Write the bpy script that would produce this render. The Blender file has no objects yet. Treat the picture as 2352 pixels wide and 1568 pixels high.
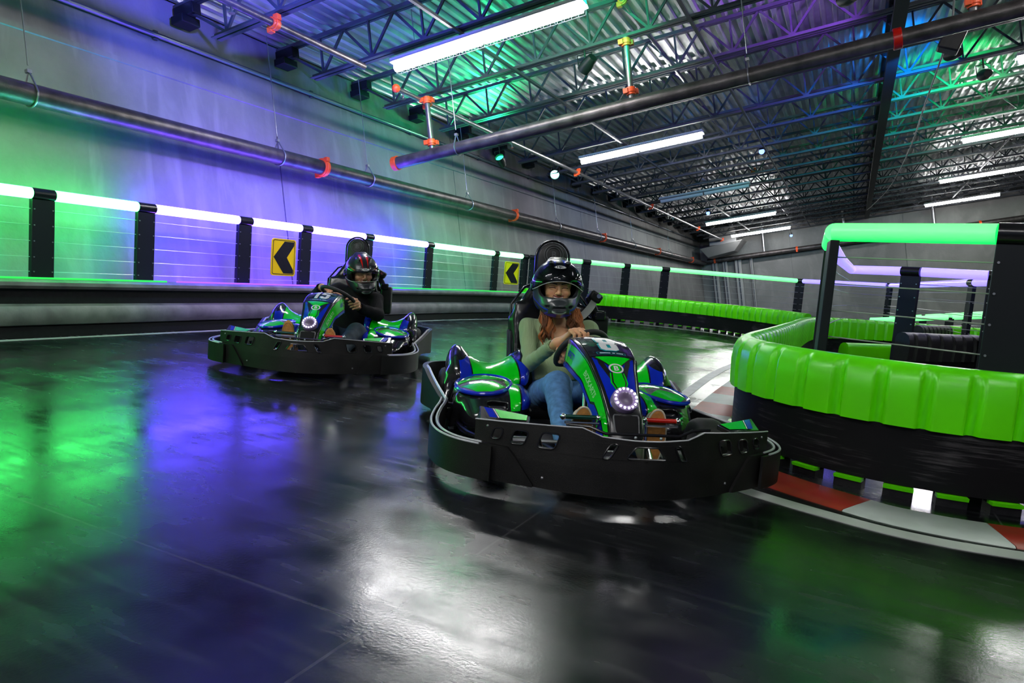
import bpy, bmesh, math, random
import numpy as np
from mathutils import Vector, Matrix
from mathutils.geometry import tessellate_polygon
random.seed(7)
sc = bpy.context.scene
COL = sc.collection
PI = math.pi

# ---------------------------------------------------------------- camera
CAM_M = Matrix(((0.8947764, -0.1138721, 0.4317504), (0.4394042, 0.0526837, -0.8967432), (0.0793678, 0.9920976, 0.0971760)))
cd = bpy.data.cameras.new('camera')
cam = bpy.data.objects.new('camera', cd)
COL.objects.link(cam)
cd.sensor_width = 36.0
cd.lens = 1600.0 / 2352.0 * 36.0
cd.clip_end = 200

cam.matrix_world = Matrix.Translation((0, 0, 0.85)) @ CAM_M.to_4x4()
sc.camera = cam

# ---------------------------------------------------------------- world, exposure
w = bpy.data.worlds.new('world')
sc.world = w
w.use_nodes = True
w.node_tree.nodes['Background'].inputs[0].default_value = (0.45, 0.6, 1.0, 1)
w.node_tree.nodes['Background'].inputs[1].default_value = 0.07
vs = sc.view_settings
vs.view_transform = 'Standard'
vs.look = 'None'
vs.gamma = 1.0
vs.use_curve_mapping = False
vs.exposure = 1.15
try:
    sc.cycles.use_denoising = True
    sc.cycles.max_bounces = 6
    sc.cycles.diffuse_bounces = 3
    sc.cycles.glossy_bounces = 4
    sc.cycles.transparent_max_bounces = 12
    sc.cycles.sample_clamp_indirect = 6.0
    sc.cycles.caustics_reflective = False
    sc.cycles.caustics_refractive = False
except Exception:
    pass

TUBE_WHITE = 34.0        # strip light lens strength
LED_K = 7.0              # coloured tube strength
# building frame: rotated about the wall direction (the track deck is banked against it)
TH = math.radians(11.744)
BX = Vector((math.cos(TH), 0, math.sin(TH)))
BZ = Vector((-math.sin(TH), 0, math.cos(TH)))
def B(x, y, z):
    return BX * x + Vector((0, y, 0)) + BZ * z

# coloured stage floods under the roof steel, last three added to tint the left wall: (building position, aim, colour, watts, cone)
FLOODS = [
    ((-5.4, 12.3, 4.1), (-5.2, 10.4, 4.9), (0.02, 1.0, 0.30), 130, 100),
    ((-1.6, 7.0, 4.25), (-3.6, 9.2, 4.9), (0.0, 1.0, 0.35), 150, 100),
    ((-3.6, 4.4, 4.0), (-5.4, 6.5, 4.9), (0.10, 0.10, 1.0), 330, 110),
    ((0.4, 8.4, 4.1), (-0.9, 10.9, 4.9), (0.42, 0.12, 1.0), 170, 90),
    ((1.7, 11.3, 4.1), (0.0, 14.8, 4.9), (0.0, 0.26, 1.0), 430, 85),
    ((2.3, 12.4, 4.1), (1.5, 17.5, 4.9), (0.0, 1.0, 0.20), 320, 85),
    ((-3.0, 5.0, 4.15), (-6.3, 6.3, 1.8), (0.22, 0.10, 1.0), 250, 66),
    ((-3.0, 1.9, 4.15), (-6.3, 2.9, 1.5), (0.0, 1.0, 0.42), 80, 66),
    ((-2.6, 9.3, 4.15), (-6.3, 10.6, 2.2), (0.08, 0.9, 0.7), 60, 75),
]

# ---------------------------------------------------------------- helpers
def setp(o, label=None, cat=None, group=None, kind=None):
    if label: o['label'] = label
    if cat: o['category'] = cat
    if group: o['group'] = group
    if kind: o['kind'] = kind
    return o

def empty(name, loc=(0, 0, 0), rz=0.0, ry=0.0):
    o = bpy.data.objects.new(name, None)
    o.empty_display_size = 0.1
    COL.objects.link(o)
    o.location = loc
    o.rotation_euler = (0, ry, rz)
    return o

def thing(name, label, cat, loc=(0, 0, 0), rz=0.0, group=None, ry=0.0, kind=None):
    return setp(empty(name, loc, rz, ry), label, cat, group, kind)

def bthing(name, label, cat, x, y, z, group=None, kind=None):
    return thing(name, label, cat, B(x, y, z), 0, group, -TH, kind)

def copy_tree(o, parent=None):
    c = o.copy()
    COL.objects.link(c)
    if parent: 
        c.parent = parent
    for ch in list(o.children):
        copy_tree(ch, c)
    return c

class MB:
    def __init__(s):
        s.v = []; s.f = []; s.m = []
    def add(s, vs_, fs, mat=0):
        n = len(s.v)
        s.v.extend([tuple(p) for p in vs_])
        for f in fs:
            s.f.append(tuple(i + n for i in f)); s.m.append(mat)
        return s
    def box(s, c, d, mat=0, R=None):
        hx, hy, hz = d[0] / 2, d[1] / 2, d[2] / 2
        P = [Vector((x, y, z)) for x in (-hx, hx) for y in (-hy, hy) for z in (-hz, hz)]
        if R is not None: P = [R @ p for p in P]
        P = [p + Vector(c) for p in P]
        return s.add(P, [(0, 1, 3, 2), (4, 6, 7, 5), (0, 4, 5, 1), (2, 3, 7, 6), (0, 2, 6, 4), (1, 5, 7, 3)], mat)
    def bar(s, a, b, wd, th, mat=0, up=(0, 0, 1)):
        a = Vector(a); b = Vector(b); d = (b - a); L = d.length; d.normalize()
        u = Vector(up); x = u.cross(d)
        if x.length < 1e-4: x = Vector((1, 0, 0)).cross(d)
        x.normalize(); y = d.cross(x)
        R = Matrix((x, y, d)).transposed()
        return s.box((a + b) / 2, (wd, th, L), mat, R)
    def tube(s, path, r, n=12, mat=0, closed=False, caps=True, flat=1.0):
        P = [Vector(p) for p in path]; k = len(P)
        rs = r if isinstance(r, (list, tuple)) else [r] * k
        T = []
        for i in range(k):
            if closed: t = P[(i + 1) % k] - P[i - 1]
            else: t = P[min(i + 1, k - 1)] - P[max(i - 1, 0)]
            T.append(t.normalized())
        up = Vector((0, 0, 1)) if abs(T[0].z) < 0.9 else Vector((1, 0, 0))
        x = up.cross(T[0]).normalized()
        vs_ = []
        for i in range(k):
            x = (x - T[i] * x.dot(T[i])).normalized(); y = T[i].cross(x)
            for j in range(n):
                a = 2 * PI * j / n
                vs_.append(P[i] + x * (rs[i] * math.cos(a)) + y * (rs[i] * flat * math.sin(a)))
        fs = []
        for i in range(k if closed else k - 1):
            for j in range(n):
                a = i * n + j; b = i * n + (j + 1) % n; c = ((i + 1) % k) * n + (j + 1) % n; d = ((i + 1) % k) * n + j
                fs.append((a, b, c, d))
        if caps and not closed:
            fs.append(tuple(range(n))[::-1]); fs.append(tuple((k - 1) * n + j for j in range(n)))
        return s.add(vs_, fs, mat)
    def cyl(s, a, b, r, n=16, mat=0, r2=None):
        return s.tube([a, b], [r, r if r2 is None else r2], n, mat)
    def ring(s, c, nrm, r, t, n=32, m=8, mat=0):
        nrm = Vector(nrm).normalized(); u = nrm.orthogonal().normalized(); v = nrm.cross(u)
        return s.tube([Vector(c) + u * r * math.cos(2 * PI * i / n) + v * r * math.sin(2 * PI * i / n) for i in range(n)], t, m, mat, closed=True)
    def lathe(s, prof, c, axis, n=32, mat=0):
        axis = Vector(axis).normalized(); u = axis.orthogonal().normalized(); v = axis.cross(u); c = Vector(c)
        vs_ = []
        for (r, h) in prof:
            for j in range(n):
                a = 2 * PI * j / n
                vs_.append(c + axis * h + u * (r * math.cos(a)) + v * (r * math.sin(a)))
        fs = []
        for i in range(len(prof) - 1):
            for j in range(n):
                fs.append((i * n + j, i * n + (j + 1) % n, (i + 1) * n + (j + 1) % n, (i + 1) * n + j))
        return s.add(vs_, fs, mat)
    def sphere(s, c, r, n=16, m=10, mat=0, R=None):
        r = r if isinstance(r, (tuple, list)) else (r, r, r)
        vs_ = []
        for i in range(m + 1):
            t = PI * i / m
            for j in range(n):
                a = 2 * PI * j / n
                p = Vector((r[0] * math.sin(t) * math.cos(a), r[1] * math.sin(t) * math.sin(a), r[2] * math.cos(t)))
                if R is not None: p = R @ p
                vs_.append(p + Vector(c))
        return s.add(vs_, [(i * n + j, i * n + (j + 1) % n, (i + 1) * n + (j + 1) % n, (i + 1) * n + j) for i in range(m) for j in range(n)][::1], mat)
    def sweep(s, path, prof, mat=0, closed_prof=True, caps=True, scale=None, matf=None):
        """profile points (o, z): o = offset to the right of travel, path points (x, y) or (x, y, z0)"""
        P = [Vector((p[0], p[1], p[2] if len(p) > 2 else 0)) for p in path]; k = len(P); n = len(prof)
        vs_ = []
        for i in range(k):
            t = P[min(i + 1, k - 1)] - P[max(i - 1, 0)]; t.z = 0; t.normalize()
            nr = Vector((t.y, -t.x, 0))
            pr = prof if scale is None else scale(i, prof)
            for (o, z) in pr: vs_.append(P[i] + nr * o + Vector((0, 0, z)))
        e = n if closed_prof else n - 1
        base = len(s.v); s.v.extend([tuple(p) for p in vs_])
        for i in range(k - 1):
            for j in range(e):
                s.f.append((base + i * n + j, base + (i + 1) * n + j, base + (i + 1) * n + (j + 1) % n, base + i * n + (j + 1) % n))
                s.m.append(matf(i, j) if matf else mat)
        if caps and closed_prof:
            s.f.append(tuple(base + j for j in range(n))); s.m.append(mat)
            s.f.append(tuple(base + (k - 1) * n + j for j in range(n))[::-1]); s.m.append(mat)
        return s
    def build(s, name, mats, parent=None, sharp=35, bevel=0.0, solid=0.0, sub=0, loc=None, fixn=True):
        me = bpy.data.meshes.new(name)
        me.from_pydata(s.v, [], s.f)
        mats = mats if isinstance(mats, (list, tuple)) else [mats]
        for m_ in mats: me.materials.append(m_)
        me.polygons.foreach_set('material_index', s.m)
        if fixn:
            bm = bmesh.new(); bm.from_mesh(me)
            bmesh.ops.recalc_face_normals(bm, faces=bm.faces)
            bm.to_mesh(me); bm.free()
        me.polygons.foreach_set('use_smooth', [True] * len(me.polygons))
        try: me.set_sharp_from_angle(angle=math.radians(sharp))
        except Exception: pass
        me.update()
        o = bpy.data.objects.new(name, me); COL.objects.link(o)
        if loc is not None: o.location = loc
        if parent is not None: o.parent = parent
        if solid:
            md = o.modifiers.new('solid', 'SOLIDIFY'); md.thickness = solid; md.offset = -1
        if bevel:
            md = o.modifiers.new('bevel', 'BEVEL'); md.width = bevel; md.segments = 2; md.limit_method = 'ANGLE'; md.angle_limit = math.radians(40)
        if sub:
            md = o.modifiers.new('sub', 'SUBSURF'); md.levels = sub; md.render_levels = sub
        return o

def spline(pts, n=8, closed=False):
    P = [Vector(p) for p in pts]; out = []; k = len(P)
    rng = range(k if closed else k - 1)
    for i in rng:
        p0 = P[i - 1] if (i > 0 or closed) else P[0] * 2 - P[1]
        p1 = P[i]; p2 = P[(i + 1) % k]
        p3 = P[(i + 2) % k] if (closed or i + 2 < k) else P[-1] * 2 - P[-2]
        for j in range(n):
            t = j / n
            out.append(0.5 * ((2 * p1) + (p2 - p0) * t + (2 * p0 - 5 * p1 + 4 * p2 - p3) * t * t + (3 * p1 - p0 - 3 * p2 + p3) * t ** 3))
    if not closed: out.append(P[-1].copy())
    return out

def resample(path, step):
    P = [Vector(p) for p in path]; out = [P[0].copy()]; acc = 0.0; dacc = step
    for a, b in zip(P[:-1], P[1:]):
        L = (b - a).length
        while acc + L >= dacc:
            out.append(a.lerp(b, (dacc - acc) / max(L, 1e-9))); dacc += step
        acc += L
    return out

# ---------------------------------------------------------------- materials
_mats = {}
def mat(name, col, rough=0.5, metal=0.0, emit=None, es=0.0, spec=0.5, noise=0.0, nscale=8.0, bump=0.0, bscale=40.0, alpha=1.0, coat=0.0, sss=0.0):
    if name in _mats: return _mats[name]
    m = bpy.data.materials.new(name); m.use_nodes = True
    nt = m.node_tree; b = nt.nodes['Principled BSDF']
    b.inputs['Base Color'].default_value = (*col, 1)
    b.inputs['Roughness'].default_value = rough
    b.inputs['Metallic'].default_value = metal
    b.inputs['Specular IOR Level'].default_value = spec
    b.inputs['Coat Weight'].default_value = coat
    b.inputs['Coat Roughness'].default_value = 0.07
    if sss:
        b.inputs['Subsurface Weight'].default_value = sss
        b.inputs['Subsurface Radius'].default_value = (0.012, 0.005, 0.003)
    if emit:
        b.inputs['Emission Color'].default_value = (*emit, 1)
        b.inputs['Emission Strength'].default_value = es
    if alpha < 1: b.inputs['Alpha'].default_value = alpha
    if noise or bump:
        tc = nt.nodes.new('ShaderNodeTexCoord')
    if noise:
        n = nt.nodes.new('ShaderNodeTexNoise'); n.inputs['Scale'].default_value = nscale; n.inputs['Detail'].default_value = 6
        nt.links.new(tc.outputs['Object'], n.inputs['Vector'])
        mx = nt.nodes.new('ShaderNodeMix'); mx.data_type = 'RGBA'
        mx.inputs[6].default_value = (*[c * (1 - noise) for c in col], 1)
        mx.inputs[7].default_value = (*[min(1, c * (1 + noise)) for c in col], 1)
        rp = nt.nodes.new('ShaderNodeMapRange'); rp.inputs[1].default_value = 0.3; rp.inputs[2].default_value = 0.7
        nt.links.new(n.outputs['Fac'], rp.inputs[0]); nt.links.new(rp.outputs[0], mx.inputs[0])
        nt.links.new(mx.outputs[2], b.inputs['Base Color'])
    if bump:
        n2 = nt.nodes.new('ShaderNodeTexNoise'); n2.inputs['Scale'].default_value = bscale; n2.inputs['Detail'].default_value = 4
        nt.links.new(tc.outputs['Object'], n2.inputs['Vector'])
        bp = nt.nodes.new('ShaderNodeBump'); bp.inputs['Strength'].default_value = bump; bp.inputs['Distance'].default_value = 0.01
        nt.links.new(n2.outputs['Fac'], bp.inputs['Height']); nt.links.new(bp.outputs[0], b.inputs['Normal'])
    _mats[name] = m
    return m

def lin(r, g, b):
    f = lambda c: (c / 255 / 12.92) if c / 255 <= 0.04045 else ((c / 255 + 0.055) / 1.055) ** 2.4
    return (f(r), f(g), f(b))

M_BLACK = mat('black_plastic', (0.009, 0.009, 0.010), 0.42, spec=0.3, noise=0.3, nscale=30, bump=0.15, bscale=300)
M_BLACKG = mat('black_gloss_plastic', (0.010, 0.010, 0.012), 0.22)
M_EDGE = mat('worn_plastic_edge', (0.25, 0.25, 0.26), 0.4)
M_RUB = mat('tyre_rubber', (0.014, 0.014, 0.014), 0.7, noise=0.3, nscale=20)
M_CHROME = mat('chrome', (0.75, 0.75, 0.76), 0.15, 1.0)
M_STEEL = mat('steel', (0.35, 0.35, 0.37), 0.35, 0.9)
M_DSTEEL = mat('dark_painted_steel', (0.055, 0.063, 0.08), 0.5, 0.3, noise=0.2, nscale=4)
M_POST = mat('black_post_paint', (0.007, 0.009, 0.013), 0.5, spec=0.2)
M_PIPE = mat('blackened_pipe_steel', (0.085, 0.075, 0.075), 0.38, 0.55, noise=0.45, nscale=7, bump=0.2, bscale=60)
M_ORANGE = mat('orange_coupling_paint', lin(240, 88, 35), 0.45)
M_GREEN = mat('kart_green', lin(0, 215, 20), 0.14, coat=0.6)
M_BLUE = mat('kart_blue', lin(10, 40, 190), 0.16, coat=0.6)
M_WHITE = mat('white_decal', (0.72, 0.74, 0.75), 0.3)
M_PAD = mat('lime_barrier_plastic', lin(96, 232, 0), 0.33, noise=0.06, nscale=3)
M_RED = mat('red_paint', lin(190, 25, 15), 0.3)

_thing = thing
def thing(name, label, *a, **k):
    if len(label.split()) > 16 or len(label.split()) < 4: print('LONGLABEL', len(label.split()), label)
    return _thing(name, label, *a, **k)

# ================================================================ structure materials
def concrete(name, base, lo, hi, seams=True):
    m = bpy.data.materials.new(name); m.use_nodes = True; nt = m.node_tree; b = nt.nodes['Principled BSDF']; L = nt.links.new
    tc = nt.nodes.new('ShaderNodeTexCoord')
    n1 = nt.nodes.new('ShaderNodeTexNoise'); n1.inputs['Scale'].default_value = 0.55; n1.inputs['Detail'].default_value = 9; n1.inputs['Roughness'].default_value = 0.62
    L(tc.outputs['Object'], n1.inputs['Vector'])
    mp = nt.nodes.new('ShaderNodeMapping'); mp.inputs['Scale'].default_value = (1, 2.4, 0.45); L(tc.outputs['Object'], mp.inputs['Vector'])
    n2 = nt.nodes.new('ShaderNodeTexNoise'); n2.inputs['Scale'].default_value = 1.6; n2.inputs['Detail'].default_value = 8; n2.inputs['Distortion'].default_value = 0.6
    L(mp.outputs[0], n2.inputs['Vector'])
    r1 = nt.nodes.new('ShaderNodeValToRGB'); e = r1.color_ramp.elements
    e[0].position = 0.32; e[0].color = (*[base * lo] * 3, 1); e[1].position = 0.68; e[1].color = (*[base * hi] * 3, 1)
    L(n1.outputs['Fac'], r1.inputs[0])
    r2 = nt.nodes.new('ShaderNodeMapRange'); r2.inputs[1].default_value = 0.52; r2.inputs[2].default_value = 0.72; r2.inputs[4].default_value = 0.55; L(n2.outputs['Fac'], r2.inputs[0])
    mx = nt.nodes.new('ShaderNodeMix'); mx.data_type = 'RGBA'; mx.inputs[7].default_value = (base * 1.55, base * 1.55, base * 1.5, 1)
    L(r1.outputs[0], mx.inputs[6]); L(r2.outputs[0], mx.inputs[0])
    L(mx.outputs[2], b.inputs['Base Color']); b.inputs['Roughness'].default_value = 0.62
    n3 = nt.nodes.new('ShaderNodeTexNoise'); n3.inputs['Scale'].default_value = 14; n3.inputs['Detail'].default_value = 8; L(tc.outputs['Object'], n3.inputs['Vector'])
    bp = nt.nodes.new('ShaderNodeBump'); bp.inputs['Strength'].default_value = 0.25; bp.inputs['Distance'].default_value = 0.02
    L(n3.outputs['Fac'], bp.inputs['Height']); L(bp.outputs[0], b.inputs['Normal'])
    return m

def floor_mat():
    m = bpy.data.materials.new('sealed_track_deck'); m.use_nodes = True; nt = m.node_tree; b = nt.nodes['Principled BSDF']; L = nt.links.new
    tc = nt.nodes.new('ShaderNodeTexCoord'); sp = nt.nodes.new('ShaderNodeSeparateXYZ'); L(tc.outputs['Object'], sp.inputs[0])
    def math_(op, a, bb=None, c=None):
        n = nt.nodes.new('ShaderNodeMath'); n.operation = op
        for i, x in enumerate((a, bb, c)):
            if x is None: continue
            if isinstance(x, (int, float)): n.inputs[i].default_value = x
            else: L(x, n.inputs[i])
        return n.outputs[0]
    def seam(coord, off, period, wd):
        f = math_('FRACT', math_('DIVIDE', math_('ADD', coord, off), period))
        d = math_('ABSOLUTE', math_('SUBTRACT', f, 0.5))
        return math_('LESS_THAN', math_('SUBTRACT', 0.5, d), wd / period)
    s1 = seam(sp.outputs[0], 0.93 + 157, 1.57, 0.004)
    s2 = seam(sp.outputs[1], -1.29 + 248, 2.48, 0.004)
    sm = math_('MAXIMUM', s1, s2)
    n1 = nt.nodes.new('ShaderNodeTexNoise'); n1.inputs['Scale'].default_value = 1.1; n1.inputs['Detail'].default_value = 5; n1.inputs['Roughness'].default_value = 0.5; n1.inputs['Distortion'].default_value = 0.0
    L(tc.outputs['Object'], n1.inputs['Vector'])
    mp = nt.nodes.new('ShaderNodeMapping'); mp.inputs['Rotation'].default_value = (0, 0, 0.9); mp.inputs['Scale'].default_value = (2.5, 26, 1); L(tc.outputs['Object'], mp.inputs['Vector'])
    n2 = nt.nodes.new('ShaderNodeTexNoise'); n2.inputs['Scale'].default_value = 1.0; n2.inputs['Detail'].default_value = 2; L(mp.outputs[0], n2.inputs['Vector'])
    n4 = nt.nodes.new('ShaderNodeTexNoise'); n4.inputs['Scale'].default_value = 110; n4.inputs['Detail'].default_value = 5; L(tc.outputs['Object'], n4.inputs['Vector'])
    r = nt.nodes.new('ShaderNodeValToRGB'); e = r.color_ramp.elements
    e[0].position = 0.38; e[0].color = (0.0025, 0.003, 0.004, 1); e[1].position = 0.70; e[1].color = (0.016, 0.017, 0.020, 1)
    L(n1.outputs['Fac'], r.inputs[0])
    scr = nt.nodes.new('ShaderNodeMapRange'); scr.inputs[1].default_value = 0.5; scr.inputs[2].default_value = 0.85; scr.inputs[4].default_value = 0.35; L(n2.outputs['Fac'], scr.inputs[0])
    mx = nt.nodes.new('ShaderNodeMix'); mx.data_type = 'RGBA'; mx.inputs[7].default_value = (0.045, 0.047, 0.052, 1); L(r.outputs[0], mx.inputs[6]); L(scr.outputs[0], mx.inputs[0])
    m2 = nt.nodes.new('ShaderNodeMix'); m2.data_type = 'RGBA'; m2.inputs[7].default_value = (0.035, 0.035, 0.038, 1); L(mx.outputs[2], m2.inputs[6]); L(sm, m2.inputs[0])
    L(m2.outputs[2], b.inputs['Base Color'])
    rr = nt.nodes.new('ShaderNodeMapRange'); rr.inputs[1].default_value = 0.38; rr.inputs[2].default_value = 0.62; rr.inputs[3].default_value = 0.13; rr.inputs[4].default_value = 0.30
    n5 = nt.nodes.new('ShaderNodeTexNoise'); n5.inputs['Scale'].default_value = 4.5; n5.inputs['Detail'].default_value = 6; n5.inputs['Roughness'].default_value = 0.5; L(tc.outputs['Object'], n5.inputs['Vector'])
    L(math_('ADD', math_('MULTIPLY', n1.outputs['Fac'], 0.45), math_('MULTIPLY', n5.outputs['Fac'], 0.55)), rr.inputs[0]); L(math_('ADD', rr.outputs[0], math_('MULTIPLY', scr.outputs[0], 0.25)), b.inputs['Roughness'])
    sp_ = nt.nodes.new('ShaderNodeMapRange'); sp_.inputs[1].default_value = 0.35; sp_.inputs[2].default_value = 0.65; sp_.inputs[3].default_value = 0.30; sp_.inputs[4].default_value = 0.72
    n6 = nt.nodes.new('ShaderNodeTexNoise'); n6.inputs['Scale'].default_value = 2.6; n6.inputs['Detail'].default_value = 5; n6.inputs['Roughness'].default_value = 0.5; L(tc.outputs['Object'], n6.inputs['Vector'])
    L(n6.outputs['Fac'], sp_.inputs[0]); L(sp_.outputs[0], b.inputs['Specular IOR Level'])
    ad = math_('ADD', math_('MULTIPLY', n4.outputs['Fac'], 0.45), math_('ADD', math_('MULTIPLY', n5.outputs['Fac'], 0.08), math_('MULTIPLY', n2.outputs['Fac'], 0.05)))
    ad = math_('SUBTRACT', ad, math_('MULTIPLY', sm, 1.2))
    bp = nt.nodes.new('ShaderNodeBump'); bp.inputs['Strength'].default_value = 0.16; bp.inputs['Distance'].default_value = 0.004
    L(ad, bp.inputs['Height']); L(bp.outputs[0], b.inputs['Normal'])
    return m

M_CONC = concrete('tilt_up_concrete', 0.23, 0.66, 1.2)
M_CONC2 = concrete('grey_far_concrete', 0.22, 0.75, 1.1)
M_FLOOR = floor_mat()
M_DECK = mat('galvanised_deck', (0.60, 0.62, 0.63), 0.34, 0.75, noise=0.3, nscale=1.5)

def structure(name, mb, m, ry=0.0, **k):
    o = mb.build(name, m, **k); o['kind'] = 'structure'; o.rotation_euler = (0, ry, 0)
    return o

# floor: banked track deck
f = MB(); f.box((3.2, 14.0, -0.06), (19.4, 44.0, 0.12)); structure('floor', f, M_FLOOR)

# left wall with panel joints (building frame)
wl = MB()
edges = [-6.0, 0.6, 6.9, 11.4, 18.2, 25.0, 34.8]
for a, b_ in zip(edges[:-1], edges[1:]):
    wl.box((-6.42, (a + b_) / 2, 1.75), (0.24, (b_ - a) - 0.02, 7.1))
    wl.box((-6.45, b_, 1.75), (0.24, 0.03, 7.1))
structure('wall_left', wl, M_CONC, -TH)
# far wall
wb = MB()
xs = [-6.5, -2.2, 2.4, 7.0, 13.2]
for a, b_ in zip(xs[:-1], xs[1:]):
    wb.box(((a + b_) / 2, 34.95, 1.0), ((b_ - a) - 0.025, 0.3, 8.6)); wb.box((b_, 34.98, 1.0), (0.03, 0.3, 8.6))
structure('wall_back', wb, M_CONC2, -TH)
wr = MB(); wr.box((13.1, 14.4, 1.0), (0.2, 40.6, 8.6)); structure('wall_right', wr, M_CONC2, -TH)

# corrugated roof deck
def deck():
    mb = MB(); p = 0.152; x = -6.4; prof = []
    while x < 13.0:
        prof += [(x, 4.90), (x + 0.045, 4.90), (x + 0.065, 4.95), (x + 0.130, 4.95)]; x += p
    vs_ = []; ys = [-6.0, 7.0, 20.0, 34.9]
    for y in ys:
        for (a, z) in prof: vs_.append((a, y, z))
    n = len(prof)
    mb.add(vs_, [(i * n + j, i * n + j + 1, (i + 1) * n + j + 1, (i + 1) * n + j) for i in range(len(ys) - 1) for j in range(n - 1)])
    return mb
structure('ceiling', deck(), M_DECK, -TH, sharp=10)

# ledge line and conduit high on the left wall
t1 = MB(); t1.box((-6.285, 14.0, 4.06), (0.03, 40.0, 0.05)); structure('trim_1', t1, M_CONC, -TH)
cn = thing('wall_conduit', 'thin metal conduit running level along the top of the left concrete wall', 'conduit', B(-6.25, 14, 4.45), 0, None, -TH)
c_ = MB(); c_.cyl((0, -18, 0), (0, 20, 0), 0.028, 10); c_.build('pipe', mat('conduit_grey', (0.16, 0.19, 0.22), 0.4, 0.6), cn)
c_ = MB()
for y in np.arange(-16, 20, 2.4): c_.box((-0.012, y, 0), (0.04, 0.05, 0.09))
c_.build('strap', M_DSTEEL, cn)

# ================================================================ roof joists
ORD = ['first', 'second', 'third', 'fourth', 'fifth', 'sixth', 'seventh', 'eighth', 'ninth', 'tenth', 'eleventh', 'twelfth', 'thirteenth', 'fourteenth', 'fifteenth', 'sixteenth', 'seventeenth', 'eighteenth', 'nineteenth', 'twentieth', 'twenty-first']
JOIST0 = None
JX0, JX1 = -6.25, 9.6
def joist_proto(root):
    tc = MB()
    for s in (-1, 1): tc.box(((JX0 + JX1) / 2, s * 0.028, 0), (JX1 - JX0, 0.04, 0.045))
    tc.build('top_chord', M_DSTEEL, root)
    bc = MB()
    for s in (-1, 1):
        bc.box(((-5.72 + JX1) / 2, s * 0.040, -0.49), (JX1 + 5.72, 0.055, 0.008))
        bc.box(((-5.72 + JX1) / 2, s * 0.014, -0.465), (JX1 + 5.72, 0.008, 0.05))
    bc.build('bottom_chord', M_DSTEEL, root)
    wbm = MB(); x = -5.55; i = 0
    wbm.bar((JX0 + 0.1, 0, -0.03), (-5.55, 0, -0.46), 0.03, 0.03)
    while x < JX1 - 0.7:
        wbm.bar((x, 0, -0.46), (x + 0.38, 0, -0.01), 0.026, 0.03)
        wbm.bar((x + 0.38, 0, -0.01), (x + 0.76, 0, -0.46), 0.026, 0.03)
        wbm.bar((x, 0, -0.46), (x, 0, -0.01), 0.024, 0.024)
        x += 0.76
    wbm.build('web', M_DSTEEL, root)
    st = MB(); st.box((JX0 + 0.14, 0, -0.075), (0.30, 0.12, 0.13)); st.box((JX0 + 0.10, 0, -0.18), (0.18, 0.24, 0.09)); st.build('bearing_seat', M_POST, root, bevel=0.01)
for k in range(21):
    y = 4.0 + 1.52 * k
    lab = f'open-web steel roof joist, the {ORD[k]} from the camera where the joists meet the left wall'
    if k == 0:
        r = bthing('roof_joist', lab, 'roof joist', 0, y, 4.85, 'steel joists under the roof deck'); joist_proto(r); JOIST0 = r
    else:
        r = copy_tree(JOIST0); r.location = B(0, y, 4.85); r['label'] = lab

# girder along the building with its posts, and bridging rods
g = bthing('roof_girder', 'heavy dark truss girder running away under the joists towards the far wall', 'girder', 1.02, 14, 4.35)
m1 = MB(); m1.box((0, 0.3, 0), (0.16, 40, 0.07)); m1.build('bottom_chord', M_POST, g)
m1 = MB(); m1.box((0, 0.3, 0.42), (0.12, 40, 0.06)); m1.build('top_chord', M_POST, g)
m1 = MB(); y = -19.0
while y < 19:
    m1.bar((0, y, 0.02), (0, y + 0.76, 0.41), 0.05, 0.04); m1.bar((0, y + 0.76, 0.41), (0, y + 1.52, 0.02), 0.05, 0.04); y += 1.52
m1.build('web', M_POST, g)
for i, x in enumerate((-3.55, -1.25, 3.9, 6.5)):
    br = bthing('bridging_rod', ('slim steel bridging line crossing under the joists, ' + ['the one nearest the left wall', 'the one beside the girder', 'the first one right of the girder', 'the second one right of the girder'][i]), 'bridging', x, 14, 4.335, 'bridging lines under the joists')
    m1 = MB(); m1.box((0, 0, 0), (0.035, 40, 0.035)); m1.build('rod', M_DSTEEL, br)
# ================================================================ pipes
def hanger(root, at, ztop, r=0.10, axis='y'):
    """rod plus pear loop, at = local centre of the pipe"""
    x, y, z = at
    m = MB(); m.cyl((x, y, z + r + 0.16), (x, y, ztop), 0.006, 8)
    o = m.build('hanger_rod', M_STEEL, root)
    pts = []
    for i in range(17):
        a = -PI / 2 + 2 * PI * i / 16
        u = math.cos(a) * (r + 0.012); v = math.sin(a) * (r + 0.012)
        if v > 0.0: v = v * (1 + 0.9 * (1 - abs(math.cos(a)))); u *= (1 - 0.25 * max(0, math.sin(a)))
        pts.append((x + (u if axis == 'y' else 0), y + (0 if axis == 'y' else u), z + v))
    m2 = MB(); m2.tube(pts, 0.008, 6, closed=False)
    m2.box((x, y, z + r * 1.9 + 0.02), (0.04, 0.04, 0.03))
    m2.build('loop', M_STEEL, o)
def coupling(root, at, axis, r, name='coupling'):
    m = MB(); a = Vector(axis); c = Vector(at)
    m.cyl(c - a * 0.045, c + a * 0.045, r + 0.018, 20); m.cyl(c - a * 0.02, c + a * 0.02, r + 0.028, 20)
    u = a.orthogonal().normalized()
    for s in (-1, 1): m.box(c + u * s * (r + 0.03), (0.06, 0.06, 0.06))
    return m.build(name, M_ORANGE, root, bevel=0.004)

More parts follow.
